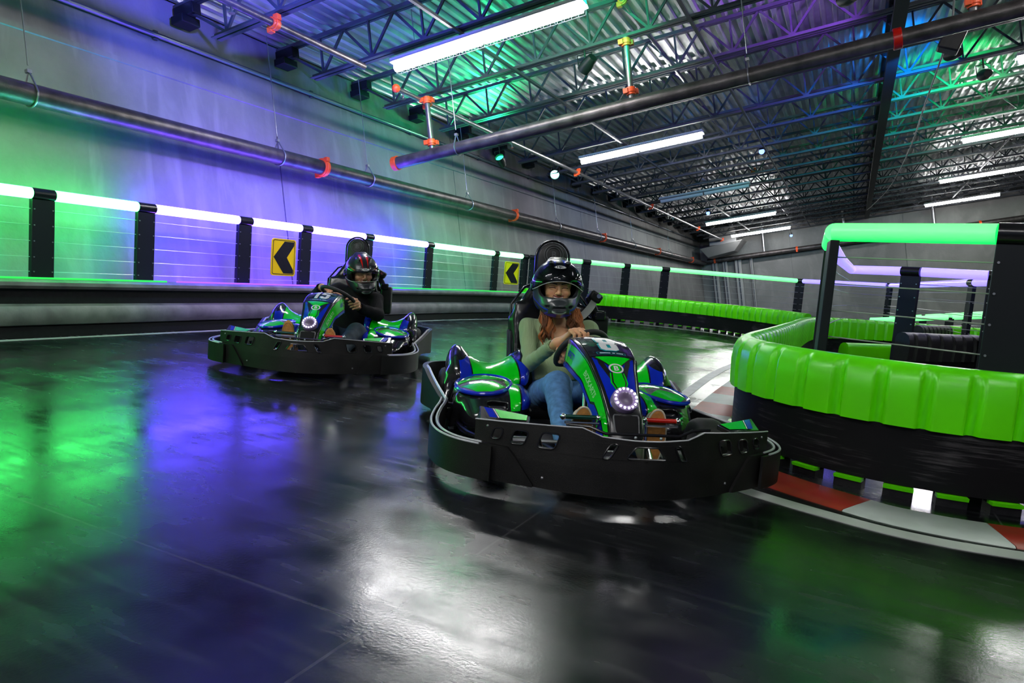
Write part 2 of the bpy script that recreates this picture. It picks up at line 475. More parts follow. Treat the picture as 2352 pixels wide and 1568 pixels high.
wp = bthing('wall_pipe', 'thick dark sprinkler main hanging along the left concrete wall above the coloured light', 'pipe', -6.0, 0, 3.34)
m1 = MB(); m1.cyl((0, -5.5, 0), (0, 34.2, 0), 0.095, 28); m1.build('pipe', M_PIPE, wp)
for y in (0.9, 7.36, 13.2, 19.0, 25.2, 31.0): coupling(wp, (0, y, 0), (0, 1, 0), 0.095)
for y in (3.68, 6.58, 8.36, 11.3, 15.6, 18.6, 22.0, 27.0): hanger(wp, (0, y, 0), 1.5, 0.095)

mp_ = bthing('ceiling_pipe', 'thick dark sprinkler main crossing the hall below the joists with orange end cap', 'pipe', -5.38, 8.2, 3.42)
m1 = MB(); m1.cyl((0, 0, 0), (15.5, 0, 0), 0.085, 28); m1.build('pipe', M_PIPE, mp_)
m1 = MB(); m1.cyl((-0.05, 0, 0), (0.03, 0, 0), 0.10, 24); m1.cyl((-0.07, 0, 0), (-0.04, 0, 0), 0.06, 24); m1.build('end_cap', M_ORANGE, mp_, bevel=0.006)
for i, x in enumerate((0.60, 3.42, 6.85)):
    m1 = MB(); m1.cyl((x, 0, 0.05), (x, 0, 0.80), 0.035, 18); rz_ = m1.build('riser', mat('riser_pipe_steel', (0.16, 0.15, 0.15), 0.35, 0.6), mp_)
    coupling(rz_, (x, 0, 0.16), (0, 0, 1), 0.037); coupling(rz_, (x, 0, 0.74), (0, 0, 1), 0.037)
m1 = MB(); m1.cyl((6.15, 0, 0), (6.23, 0, 0), 0.105, 24); m1.build('coupling', M_RED, mp_, bevel=0.006)
for x in (1.0, 4.75, 8.2, 11): hanger(mp_, (x, 0, 0), 1.42, 0.085, 'x')

def branch(lab, x, y0, y1, z, r, cps, heads, cap=False, m=None):
    b_ = bthing('branch_pipe', lab, 'pipe', x, 0, z, 'slim sprinkler branch pipes under the joists')
    mm = MB(); mm.cyl((0, y0, 0), (0, y1, 0), r, 14); mm.build('pipe', m or M_STEEL, b_)
    for c in cps: coupling(b_, (0, c, 0), (0, 1, 0), r)
    for h_ in heads:
        mm = MB(); mm.cyl((0, h_, 0), (0, h_, -0.09), 0.012, 8); mm.cyl((0, h_, -0.09), (0, h_, -0.10), 0.03, 12); mm.build('sprinkler_head', M_CHROME, b_)
    if cap:
        mm = MB(); mm.sphere((0, y0, 0), 0.055); mm.build('end_cap', M_ORANGE, b_)
branch('slim sprinkler branch pipe near the left wall in front of the nearest strip light', -4.82, -2.0, 6.9, 4.24, 0.04, [5.45], [4.9, 1.9], m=M_PIPE)
branch('slim pale sprinkler pipe running from an orange ball cap to the far corner', -4.86, 7.6, 33.0, 4.18, 0.034, [8.35, 14.2, 20.3, 27.2, 32.6], [7.75, 11.0, 17, 23], True)
branch('slim sprinkler branch pipe high between the joists over the second riser', -1.95, 4.0, 33.0, 4.66, 0.028, [8.2, 20.3], [10, 16, 22])
fp = bthing('far_wall_pipe', 'long sprinkler main hanging level in front of the far grey wall', 'pipe', -5.9, 34.3, 3.42)
m1 = MB(); m1.cyl((0, 0, 0), (18.5, 0, 0), 0.11, 20); m1.build('pipe', M_PIPE, fp)
for x in (0.35, 4.0, 7.6, 11): coupling(fp, (x, 0, 0), (1, 0, 0), 0.11)
for x in (2.6, 6.0, 9.4): 
    m1 = MB(); m1.cyl((x, 0, 0.1), (x, 0, 1.4), 0.07, 12); m1.build('riser', M_STEEL, fp)

# pipes running up the far corner, and the duct hopper over them
for i, (x, wd) in enumerate(((-5.62, 0.26), (-5.15, 0.22), (-4.55, 0.30), (-3.95, 0.12))):
    v_ = bthing('corner_downpipe', ['tall pale downpipe in the far corner, leftmost of the four', 'tall pale downpipe, second from the far corner', 'broad pale downpipe on the far wall with two ribs', 'narrow pale downpipe, the furthest right on the far wall'][i], 'downpipe', x, 34.62, -0.9, 'pale downpipes by the far corner')
    m1 = MB(); m1.box((0, 0, 2.1), (wd, 0.2, 4.3)); m1.build('pipe', mat('pale_duct_metal', (0.34, 0.34, 0.34), 0.5, 0.2), v_, bevel=0.02)
    m1 = MB(); m1.box((0, -0.12, 2.1), (wd * 0.18, 0.05, 4.3)); m1.build('rib', M_DSTEEL, v_)
du = bthing('air_duct', 'grey sheet metal duct hopper under the roof in the far corner', 'duct', -4.9, 33.2, 3.62)
m1 = MB(); m1.add([(-1.0, -0.6, 0.3), (0.9, -0.6, 0.45), (0.9, 0.9, 0.45), (-1.0, 0.9, 0.3), (-0.7, -0.4, -0.15), (0.5, -0.4, 0.0), (0.5, 0.7, 0.0), (-0.7, 0.7, -0.15)], [(0, 1, 2, 3), (4, 7, 6, 5), (0, 4, 5, 1), (1, 5, 6, 2), (2, 6, 7, 3), (3, 7, 4, 0)])
m1.build('hopper', mat('sheet_metal', (0.28, 0.28, 0.28), 0.45, 0.5), du, bevel=0.02)
m1 = MB(); m1.box((0, 0.2, 0.78), (1.2, 1.0, 0.8)); m1.build('duct_box', mat('sheet_metal', (0.28, 0.28, 0.28)), du, bevel=0.02)

# ================================================================ strip lights
M_TUBE = mat('strip_light_lens', (0.9, 0.9, 0.9), 0.4, emit=(1.0, 0.99, 0.97), es=TUBE_WHITE)
M_TUBEOFF = mat('unlit_strip_lens', (0.5, 0.5, 0.5), 0.4)
M_HOUS = mat('white_light_housing', (0.45, 0.46, 0.48), 0.4)
def strip(root, lens):
    h = MB(); h.box((0, 0, 0.075), (2.46, 0.15, 0.05)); 
    h.add([(-1.23, -0.13, 0.035), (1.23, -0.13, 0.035), (1.23, -0.06, 0.085), (-1.23, -0.06, 0.085), (-1.23, 0.13, 0.035), (1.23, 0.13, 0.035), (1.23, 0.06, 0.085), (-1.23, 0.06, 0.085)], [(0, 1, 2, 3), (4, 7, 6, 5)])
    h.build('housing', M_HOUS, root)
    for s in (-1, 1):
        l = MB(); l.cyl((s * 0.02, 0, 0), (s * 1.2, 0, 0), 0.052, 12); l.build('lens', lens, root)
    g_ = MB()
    for i in range(30):
        x = -1.2 + 2.4 * i / 29
        g_.tube([(x, 0.13, 0.03), (x, 0.10, -0.04), (x, 0.0, -0.065)], 0.0022, 4)
    for y, z in ((0.13, 0.03), (0.10, -0.04)): g_.cyl((-1.2, y, z), (1.2, y, z), 0.003, 4)
    g_.build('wire_guard', M_DSTEEL, root)
    for s in (-1, 1):
        k = MB(); k.cyl((s * 0.9, 0, 0.1), (s * 0.9, 0, 0.62), 0.005, 6); k.build('hanger', M_STEEL, root)
SL = [  # x centre, y, label, lit
    (-3.30, 7.10, 'nearest lit strip light of the picture, large with wire guard at the top centre', 1),
    (-3.28, 13.45, 'second lit strip light in the left row, hung beyond the ceiling main', 1),
    (-3.25, 19.8, 'unlit grey strip light in the left row, third from the camera', 0),
    (-3.22, 26.5, 'lit strip light in the left row just in front of the duct hopper', 1),
    (-3.15, 32.0, 'last lit strip light in the left row, close to the far wall', 1),
    (3.95, 13.1, 'lit strip light cut by the right edge of the picture, nearest in the right row', 1),
    (3.95, 19.1, 'lit strip light in the right row level with the ceiling speaker', 1),
    (4.1, 25.4, 'lit strip light in the right row at the picture edge, third from the camera', 1),
    (4.2, 31.6, 'last lit strip light in the right row before the far wall', 1),
    (-3.30, 0.75, 'lit strip light overhead just outside the top of the view, left row', 1),
    (-3.30, -4.4, 'lit strip light behind the camera position, left row', 1),
    (3.95, 6.9, 'lit strip light outside the top right of the view, right row', 1),
    (3.95, 0.75, 'lit strip light overhead to the right of the camera position', 1),
    (3.95, -4.4, 'lit strip light behind the camera position, right row', 1),
    (0.4, -2.4, 'added unseen strip light behind the camera between the two rows, for front light', 1),  # extra fixture outside the rows, added to light the drivers from the front
    (10.6, 13.0, 'lit strip light far right outside the view, nearer one', 1),
    (10.6, 25.0, 'lit strip light far right outside the view, farther one', 1),
]
P0 = None; P1 = None
for (x, y, lab, lit) in SL:
    if lit and P0 is None:
        r = bthing('strip_light', lab, 'ceiling light', x, y, 4.2, 'strip lights hung from the joists'); strip(r, M_TUBE); P0 = r
    elif lit:
        r = copy_tree(P0); r.location = B(x, y, 4.2); r['label'] = lab
    else:
        r = bthing('strip_light', lab, 'ceiling light', x, y, 4.2, 'strip lights hung from the joists'); strip(r, M_TUBEOFF)

# stage floods under the steel
def par(name, lab, cat, pos, aim, colr, watts, cone, size=0.11, group=None):
    pos = (pos[0], 4.0 + 1.52 * max(0, round((pos[1] - 4.0) / 1.52)), pos[2])   # hung from the nearest joist
    p = B(*pos); q = B(*aim); d = (q - p).normalized()
    r = thing(name, lab, cat, p, 0, group)
    m = MB(); m.lathe([(0.0, -0.16), (size * 0.7, -0.16), (size, -0.05), (size, 0.06), (size * 0.93, 0.06), (size * 0.9, 0.0)], (0, 0, 0), d, 20); m.build('can', M_BLACK, r)
    m = MB(); m.lathe([(0.0, 0.02), (size * 0.88, 0.02)], (0, 0, 0), d, 20); m.build('lens', mat('flood_lens_%d_%d_%d' % tuple(int(c * 9) for c in colr), (0.1, 0.1, 0.1), 0.3, emit=colr, es=2.5), r)
    u = BX
    m = MB(); m.tube([u * size * 1.1, u * size * 1.15 + BZ * 0.16, -u * size * 1.15 + BZ * 0.16, -u * size * 1.1], 0.008, 6); m.cyl(BZ * 0.10, BZ * (4.40 - pos[2]), 0.012, 8); m.build('yoke', M_BLACK, r)
    if watts:
        ld = bpy.data.lights.new('flood_lamp', 'SPOT'); ld.energy = watts; ld.color = colr; ld.spot_size = math.radians(cone); ld.spot_blend = 0.7; ld.shadow_soft_size = 0.08
        lo = bpy.data.objects.new('flood_lamp', ld); COL.objects.link(lo); lo.parent = r; lo.location = d * 0.09
        lo.rotation_euler = (-d).to_track_quat('Z', 'Y').to_euler()
FL_LAB = ['small black stage flood with green lens under the joists beside the left wall', 'black green-lens stage flood clamped above the nearest strip light', 'black blue-lens stage flood near the left wall at the upper left', 'black violet-lens stage flood in front of the ceiling main', 'black blue-lens stage flood right of the girder', 'black green-lens stage flood farther back right of the girder', 'added violet-lens flood tinting the left wall beside the nearest strip light', 'added unseen green-lens flood tinting the left wall, outside the top left of the view', 'added teal-lens flood tinting the left wall beyond the ceiling main']
for i, (a, b_, c, wt, cn_) in enumerate(FLOODS): par('stage_flood', FL_LAB[i], 'stage light', a, b_, c, wt, cn_, size=0.085, group='stage floods under the roof')
par('stage_flood', 'black stage flood with pale lens, second one along the left wall top', 'stage light', (-5.55, 14.8, 4.35), (-4.5, 12.0, 3.0), (0.25, 0.8, 0.65), 0, 60, group='stage floods under the roof')
for (px, lab) in (((-1.35, 16.6, 4.35), 'cluster of tiny blue points lit behind the second left strip light'), ((-3.9, 24.0, 4.25), 'tiny blue sensor light under the joists before the duct hopper'), ((-2.0, 33.0, 3.95), 'tiny blue sensor light right of the last left strip light')):
    s_ = bthing('sensor_light', lab, 'sensor', *px, group='tiny blue lights under the roof')
    m = MB(); m.sphere((0, 0, 0), 0.06); m.build('lens', mat('blue_point_led', (0, 0, 0.1), 0.4, emit=(0.1, 0.2, 1.0), es=3), s_)
    m = MB(); m.cyl((0, 0, 0.03), (0, 0, 0.12), 0.05, 12); m.cyl((0, 0, 0.1), (0, 0, 4.9 - px[2]), 0.008, 6); m.build('body', M_BLACK, s_)
spk = bthing('ceiling_speaker', 'black box speaker hung on a bracket below the joists right of the girder', 'speaker', 1.55, 10.2, 3.9)
m = MB(); m.box((0, 0, 0), (0.24, 0.22, 0.34), R=Matrix.Rotation(0.5, 3, 'Y')); m.build('cabinet', M_BLACK, spk, bevel=0.02)
m = MB(); m.cyl((0, 0, 0.1), (0.05, 0, 0.45), 0.012, 8); m.build('bracket', M_STEEL, spk)
cb = bthing('hanging_cable', 'thin pale cable drooping from the ceiling speaker into the depth of the hall', 'cable', 1.5, 10.2, 3.9)
m = MB(); m.tube(spline([(0, 0, 0), (-0.1, 2, -0.25), (-0.15, 5, -0.4), (-0.3, 9, -0.45), (-0.5, 14, -0.2), (-0.6, 18, 0.1)], 8), 0.012, 6); m.build('cord', mat('pale_cord', (0.35, 0.35, 0.33), 0.5), cb)

# ================================================================ track edges
def paint(name, lab, cat, path, w0, w1, m, z=0.003, group=None, step=None):
    """flat painted strip, path on the floor, from offset w0 to w1 right of travel"""
    mb = MB(); mb.sweep(path, [(w0, 0.0), (w1, 0.0), (w1, z), (w0, z)])
    o = mb.build(name, m); return setp(o, lab, cat, group)
M_LINE = mat('white_line_paint', (0.50, 0.53, 0.50), 0.4, noise=0.15, nscale=5)
M_KRED = mat('kerb_red_paint', (0.32, 0.02, 0.015), 0.4, noise=0.15, nscale=6)
M_KWH = mat('kerb_white_paint', (0.48, 0.52, 0.50), 0.4, noise=0.12, nscale=6)
LEFTL = spline([(x, y, 0) for x, y in [(-6.02, -1.0), (-6.02, 3.0), (-6.02, 6.5), (-6.0, 9.5), (-5.75, 11.6), (-5.3, 13.0), (-4.6, 13.95), (-3.7, 14.3), (-2.8, 14.15), (-2.2, 13.85), (-1.2, 12.9)]], 8)
LEFTL = [(p[0], p[1]) for p in LEFTL]
paint('painted_line', 'long white painted line along the foot of the dark left guard rail', 'line', LEFTL, 0.0, 0.07, M_LINE)
INL = [(p.x, p.y) for p in spline([(x, y, 0) for x, y in [(2.6, 3.55), (1.6, 3.2), (0.66, 2.97), (0.3, 2.925), (0.0, 2.985), (-0.34, 3.11), (-0.62, 3.3), (-0.9, 3.7), (-1.05, 4.3), (-1.12, 5.6), (-1.18, 7.5), (-1.1, 9.5)]], 8)]
paint('painted_line', 'curved white painted line sweeping past the red and white kerb', 'line', INL, -0.045, 0.045, M_LINE)
KP_ = [(p.x, p.y) for p in spline([(x, y, 0) for x, y in [(2.6, 3.85), (1.6, 3.5), (0.72, 3.22), (0.3, 3.17), (0.05, 3.25), (-0.2, 3.38), (-0.42, 3.55), (-0.62, 3.85), (-0.74, 4.3), (-0.80, 5.6), (-0.82, 7.5), (-0.75, 9.4)]], 10)]
rp = resample([(x, y, 0) for x, y in KP_], 0.05)
rp = [(p.x, p.y) for p in rp]
# block boundaries measured on the photo (x = 0.61 and x = 0.12 are colour changes)
cuts = [0]; ids = [min(range(len(rp)), key=lambda i: abs(rp[i][0] - 0.61) + (0 if rp[i][1] < 4 else 9)), min(range(len(rp)), key=lambda i: abs(rp[i][0] - 0.115) + (0 if rp[i][1] < 4 else 9))]
stp = ids[1] - ids[0]
bounds = sorted(set([max(0, ids[0] - stp * k) for k in range(1, 5)] + ids + [ids[1] + stp * k for k in range(1, 40)]))
bounds = [b_ for b_ in bounds if b_ < len(rp)]
n_w = n_r = 0
kerb = thing('painted_kerb', 'flat kerb of red and white painted blocks curving round the foot of the lime barrier', 'kerb', (rp[ids[1]][0], rp[ids[1]][1], 0))
for i, (a, b_) in enumerate(zip(bounds[:-1], bounds[1:])):
    isw = (bounds.index(ids[0]) - i) % 2 == 0
    mb = MB(); ox, oy = rp[ids[1]]
    mb.sweep([(x - ox, y - oy) for x, y in rp[a:b_ + 1]], [(-0.15, 0), (0.13, 0), (0.12, 0.006), (-0.14, 0.006)])
    o = mb.build('kerb_block', M_KWH if isw else M_KRED, kerb); o['label'] = 'white kerb block' if isw else 'red kerb block'

# ---- dark two-tier guard rail on the left
GR = [(p.x, p.y) for p in spline([(x, y, 0) for x, y in [(-6.12, -2.0), (-6.12, 3.0), (-6.12, 6.5), (-6.1, 9.5), (-6.0, 11.2), (-5.8, 12.3), (-5.55, 12.9)]], 8)]
gr = thing('guard_rail', 'long dark two-tier guard rail with grey scuffed bands along the left side of the track', 'barrier', (0, 0, 0))
M_GREYR = mat('scuffed_grey_rail', (0.16, 0.15, 0.145), 0.45, noise=0.4, nscale=5, bump=0.2, bscale=20)
mb = MB(); mb.sweep(GR, [(0.03, 0.10), (0.06, 0.11), (0.085, 0.15), (0.085, 0.22), (0.06, 0.265), (0.0, 0.28), (-0.02, 0.27), (-0.02, 0.10)]); mb.build('lower_rail', M_GREYR, gr)
mb = MB(); mb.sweep(GR, [(0.0, 0.405), (0.045, 0.41), (0.065, 0.435), (0.06, 0.465), (0.03, 0.482), (-0.15, 0.485), (-0.15, 0.41)]); mb.build('upper_rail', M_GREYR, gr)
mb = MB(); mb.sweep(GR, [(0.02, 0), (0.02, 0.09), (-0.012, 0.11), (-0.012, 0.41), (-0.14, 0.41), (-0.14, 0)]); mb.build('backing_board', M_BLACK, gr)
M_EDV = mat('rail_led_violet', (0.1, 0.1, 0.3), 0.3, emit=(0.075, 0.016, 1.0), es=3.5); M_EDG = mat('rail_led_green', (0.1, 0.3, 0.1), 0.3, emit=(0.0, 0.6, 0.05), es=0.7)
for (y0, y1, mm) in ((-1.0, 4.75, M_EDG), (4.8, 8.5, M_EDV), (8.55, 12.6, M_EDG)):
    seg = [q for q in GR if y0 <= q[1] <= y1]; seg = [(seg[0][0], y0)] + seg if seg[0][1] > y0 + 0.1 and y0 < 9 else seg
    if y1 < 9: seg = seg + [(seg[-1][0], y1)]
    mb = MB(); mb.sweep(seg, [(-0.05, 0.486), (-0.025, 0.486), (-0.025, 0.500), (-0.05, 0.500)]); mb.build('edge_light', mm, gr)
# unseen wash bars added behind the rail to colour the wall
for i, (y, c_, wt) in enumerate(((0.8, (0.0, 1.0, 0.35), 6), (2.4, (0.0, 1.0, 0.35), 6), (3.9, (0.0, 1.0, 0.5), 5), (5.3, (0.20, 0.06, 1.0), 22), (6.6, (0.22, 0.07, 1.0), 24), (7.9, (0.18, 0.08, 1.0), 20), (9.6, (0.02, 0.8, 0.6), 8), (11.2, (0.1, 1.0, 0.6), 4))):
    wbx = thing('added_wash_bar', 'added unseen wash light bar behind the guard rail, colouring the left wall', 'wash light', (-6.40, y, 0.0), group='added wash lights behind the guard rail')
    m = MB(); m.box((0, 0, 0.05), (0.045, 1.0, 0.10)); m.build('bar', M_BLACK, wbx, bevel=0.01)
    ld = bpy.data.lights.new('added_wash_lamp', 'AREA'); ld.shape = 'RECTANGLE'; ld.size = 0.9; ld.size_y = 0.04; ld.energy = wt; ld.color = c_; ld.spread = math.radians(150)
    lo = bpy.data.objects.new('added_wash_lamp', ld); COL.objects.link(lo); lo.parent = wbx; lo.location = (0, 0, 0.11); d_ = Vector((0.10, 0, 1)).normalized(); ld.size, ld.size_y = 0.04, 0.9
    lo.matrix_local = Matrix.Translation((0, 0, 0.11)) @ Matrix((Vector((0, 1, 0)).cross(-d_), Vector((0, 1, 0)), -d_)).transposed().to_4x4()

# ---- ribbed lime barriers
def ribbed(root, path, ztop=0.60, zbot=0.32, m=None, both=False, rib=0.18, pad='ribbed_pad', i0=None):
    step = 0.010; P = resample([(x, y, 0) for x, y in path], step)
    P = [(p.x, p.y) for p in P]; per = int(rib / step)
    h = ztop
    prof = [(0.0, zbot), (0.006, h - 0.14), (0.0, h - 0.07), (-0.018, h - 0.028), (-0.05, h - 0.004), (-0.09, h - 0.001), (-0.125, h - 0.02), (-0.14, h - 0.06), (-0.14, zbot)]
    def sc_(i, pr):
        ph = (i % per) / per
        g_ = max(0.0, 1 - abs(ph - 0.5) / 0.15) ; g_ = min(1.0, g_ * 2.2)
        edge = 1.0 if ph > 0.5 else 0.85
        out = []
        for j, (o, z) in enumerate(pr):
            if j < 5: o -= 0.030 * g_ * (1.0 if j < 2 else (0.85 if j == 2 else (0.3 if j == 3 else 0.0)))
            if both and j >= 6: o += 0.028 * g_
            out.append((o, z))
        return out
    mb = MB(); mb.sweep(P, prof, scale=sc_); return mb.build(pad, m or M_PAD, root, sharp=60)
def scuffmat():
    m = bpy.data.materials.new('scuffed_black_board'); m.use_nodes = True; nt = m.node_tree; b = nt.nodes['Principled BSDF']; L = nt.links.new
    tc = nt.nodes.new('ShaderNodeTexCoord'); mp = nt.nodes.new('ShaderNodeMapping'); mp.inputs['Scale'].default_value = (2.2, 2.2, 60); mp.inputs['Rotation'].default_value = (0.0, 0.12, 0); L(tc.outputs['Object'], mp.inputs[0])
    n = nt.nodes.new('ShaderNodeTexNoise'); n.inputs['Scale'].default_value = 1.6; n.inputs['Detail'].default_value = 9; n.inputs['Roughness'].default_value = 0.75; L(mp.outputs[0], n.inputs[0])
    n2 = nt.nodes.new('ShaderNodeTexNoise'); n2.inputs['Scale'].default_value = 3; L(tc.outputs['Object'], n2.inputs[0])
    mu = nt.nodes.new('ShaderNodeMath'); mu.operation = 'MULTIPLY'; L(n.outputs['Fac'], mu.inputs[0]); L(n2.outputs['Fac'], mu.inputs[1])
    r = nt.nodes.new('ShaderNodeMapRange'); r.inputs[1].default_value = 0.30; r.inputs[2].default_value = 0.48; r.inputs[3].default_value = 0; r.inputs[4].default_value = 1; L(mu.outputs[0], r.inputs[0])
    mx = nt.nodes.new('ShaderNodeMix'); mx.data_type = 'RGBA'; mx.inputs[6].default_value = (0.006, 0.006, 0.007, 1); mx.inputs[7].default_value = (0.10, 0.095, 0.10, 1); L(r.outputs[0], mx.inputs[0]); L(mx.outputs[2], b.inputs['Base Color'])
    b.inputs['Roughness'].default_value = 0.5; b.inputs['Specular IOR Level'].default_value = 0.15
    return m
M_SCUFF = scuffmat()
def base_board(root, path, z1=0.325):
    mb = MB(); mb.sweep([(p.x, p.y) for p in resample([(x, y, 0) for x, y in path], 0.06)], [(-0.035, 0.055), (-0.030, z1), (-0.115, z1), (-0.115, 0.055)]); return mb.build('base_board', M_SCUFF, root)
def foot_rail(root, path, per=0.21, on=0.14):
    P = resample([(x, y, 0) for x, y in path], 0.01); n = int(per / 0.01); k = int(on / 0.01)
    for i in range(0, len(P) - k - 1, n):
        seg = [(p.x, p.y) for p in P[i:i + k:4]]
        if len(seg) < 2: continue
        mb = MB(); mb.sweep(seg, [(-0.02, 0.0), (-0.02, 0.036), (-0.09, 0.036), (-0.09, 0.056), (-0.10, 0.056), (-0.10, 0.0)]); f_ = mb.build('foot_block', M_BLACK, root)
        mb = MB(); mb.sweep(seg, [(-0.01, 0.036), (-0.005, 0.052), (-0.06, 0.052), (-0.06, 0.036)]); mb.build('foot_strip', M_PAD, f_)

RB = [(p.x, p.y) for p in spline([(x, y, 0) for x, y in [(2.6, 12.6), (1.6, 12.1), (0.8, 11.6), (0.1, 11.0), (-0.42, 10.2), (-0.56, 9.2), (-0.58, 7.0), (-0.60, 5.6), (-0.62, 4.7), (-0.60, 4.25), (-0.52, 3.98), (-0.38, 3.77), (-0.20, 3.61), (0.0, 3.51), (0.24, 3.455), (0.5, 3.46), (0.75, 3.52), (1.3, 3.70), (2.4, 4.1)]], 10)]
rb = thing('lime_barrier', 'big ribbed lime green barrier curling round the near right corner above a scuffed black board', 'barrier', (0, 0, 0), group='ribbed lime barriers')
ribbed(rb, RB, both=True); base_board(rb, RB); foot_rail(rb, RB)
LB = [(p.x, p.y) for p in spline([(x, y, 0) for x, y in [(-5.75, 12.45), (-5.3, 13.35), (-4.65, 14.2), (-3.7, 14.6), (-2.8, 14.45), (-2.15, 14.1), (-1.2, 13.2), (-0.7, 12.4)]], 10)]
lb = thing('lime_barrier', 'long ribbed lime green barrier bounding the far bend behind the drivers', 'barrier', (0, 0, 0), group='ribbed lime barriers')
LBr = LB
ribbed(lb, LBr, ztop=0.58, zbot=0.32, rib=0.162); base_board(lb, LBr); foot_rail(lb, LBr, 0.2, 0.12)
# inner green lining with slots beyond the fence
IB = [(1.02, 11.3), (0.75, 11.1), (0.28, 10.62), (-0.10, 10.1)]
ib = thing('barrier_lining', 'lower row of lime green ribbed lining below the rear leg of the near barrier', 'barrier', (0, 0, 0))
P_ = IB[::1]
ribbed(ib, P_, ztop=0.30, zbot=0.02, rib=0.2)
for nm, pth, lab, zt in (('black_barrier', [(2.6, 15.5), (2.2, 14.6), (1.5, 12.3), (0.85, 10.3)][::-1], 'black ribbed barrier seen through the near fence, the farther row', 0.60), ('black_barrier', [(0.5, 7.25), (0.9, 7.8), (1.4, 8.6), (2.4, 9.6)], 'black ribbed barrier seen through the near fence, the nearer row', 0.60)):
    bb_ = thing(nm, lab, 'barrier', (0, 0, 0), group='black ribbed barriers')
    ribbed(bb_, pth, ztop=zt, zbot=0.34, m=M_BLACK, rib=0.2)
    base_board(bb_, pth, 0.345)

# ================================================================ fences with light tubes
def led(name, col, k): return mat(name, (0.6, 0.6, 0.6), 0.3, emit=col, es=LED_K * k)
L_GW = led('led_green', (0.04, 1.0, 0.14), 2.0)
L_CY = led('led_blue', (0.075, 0.045, 1.0), 3.0)
L_CY2 = L_CY
L_GM = led('led_green_pale', (0.12, 0.9, 0.28), 0.55)
L_GS = led('led_green_soft', (0.05, 0.55, 0.09), 0.24)
L_VI = led('led_violet', (0.18, 0.13, 1.0), 0.16)
L_GF = led('led_green_frosted', (0.0, 0.60, 0.045), 0.24)
def fence(name, lab, posts, tubes, cables, post_w=0.19, zt=1.2, r=0.047, z0=0.0, extra=None, no_post=(), turn={}):
    """posts: list of (x, y); tubes[i] material between post i and i+1"""
    rt = thing(name, lab, 'fence', (posts[0][0], posts[0][1], 0), group='fences with glowing top tubes')
    o = Vector((posts[0][0], posts[0][1], 0))
    P = [Vector((x, y, 0)) - o for x, y in posts]; n = len(P)
    for i, p in enumerate(P):
        t = (P[min(i + 1, n - 1)] - P[max(i - 1, 0)]).normalized(); t = Vector(turn[i]).normalized() if i in turn else t; nr = Vector((t.y, -t.x, 0)); R = Matrix((t, nr, Vector((0, 0, 1)))).transposed()
        if i in no_post: 
            continue
        m = MB(); m.box(p + Vector((0, 0, (zt - r + z0) / 2)), (post_w, 0.045, zt - r - z0), R=R); po = m.build('post', M_POST, rt, bevel=0.004)
        if i in turn: continue
        m = MB(); m.cyl(p + Vector((0, 0, zt)) - t * post_w / 2, p + Vector((0, 0, zt)) + t * post_w / 2, r * 1.04, 20); m.build('sleeve', M_BLACKG, po)
        for zc in cables:
            for s in (-1, 1):
                m = MB(); m.cyl(p + t * s * post_w * 0.40 + Vector((0, 0, zc)) - nr * 0.03, p + t * s * post_w * 0.40 + Vector((0, 0, zc)) + nr * 0.03, 0.006, 6); m.build('bolt', M_STEEL, po)
    for i, mt in enumerate(tubes):
        if mt is None: continue
        a, b_ = P[i], P[i + 1]; t = (b_ - a).normalized()
        ga = 0 if (i in no_post or i in turn) else post_w / 2; gb = 0 if (i + 1 in no_post or i + 1 in turn) else post_w / 2
        m = MB(); m.cyl(a + t * ga + Vector((0, 0, zt)), b_ - t * gb + Vector((0, 0, zt)), r, 20); m.build('light_tube', mt, rt)
    for zc in cables:
        m = MB(); m.tube([p + Vector((0, 0, zc)) for p in P], 0.0036, 6); m.build('cable', mat('fence_cable', (0.45, 0.46, 0.45), 0.3, 0.4), rt)
    return rt
CZ = (1.07, 0.935, 0.80, 0.665, 0.54)
fence('safety_fence', 'cable fence with blue and green glowing top tubes standing behind the left guard rail',
      [(-6.32, 0.6), (-6.32, 1.7), (-6.32, 2.65), (-6.32, 3.65), (-6.32, 4.62), (-6.32, 5.86), (-6.32, 6.85), (-6.32, 8.12), (-6.30, 9.70), (-6.22, 11.9), (-6.0, 12.75)],
      [L_GW, L_GW, L_GW, L_GW, L_CY, L_CY, L_CY, L_CY, L_GM, L_GM], CZ)
fence('safety_fence', 'cable fence with green then violet top tubes following the far lime barrier round the bend',
      [(-5.86, 12.9), (-5.0, 13.6), (-4.45, 14.6), (-3.75, 15.2), (-2.45, 16.35), (-1.14, 17.35), (0.62, 15.77), (1.35, 10.7), (1.7, 8.9)],
      [L_GS, L_GS, L_GS, L_GS, L_GS, L_VI, L_VI, L_VI], CZ, no_post=(4,))
fence('safety_fence', 'tall cable fence with thick green top tube inside the near lime barrier at the right',
      [(2.3, 4.15), (1.45, 3.88), (0.64, 3.78), (-0.13, 4.08), (-0.18, 5.0), (-0.14, 6.9), (-0.06, 8.9), (0.51, 8.42), (1.25, 8.2), (2.1, 8.3)],
      [L_GF, L_GF, L_GF, L_GF, L_VI, L_VI, L_VI, L_VI, L_VI], (1.07, 0.93, 0.79, 0.65), no_post=(5, 6), turn={3: (-0.12, 1, 0), 4: (0.02, 1, 0)})
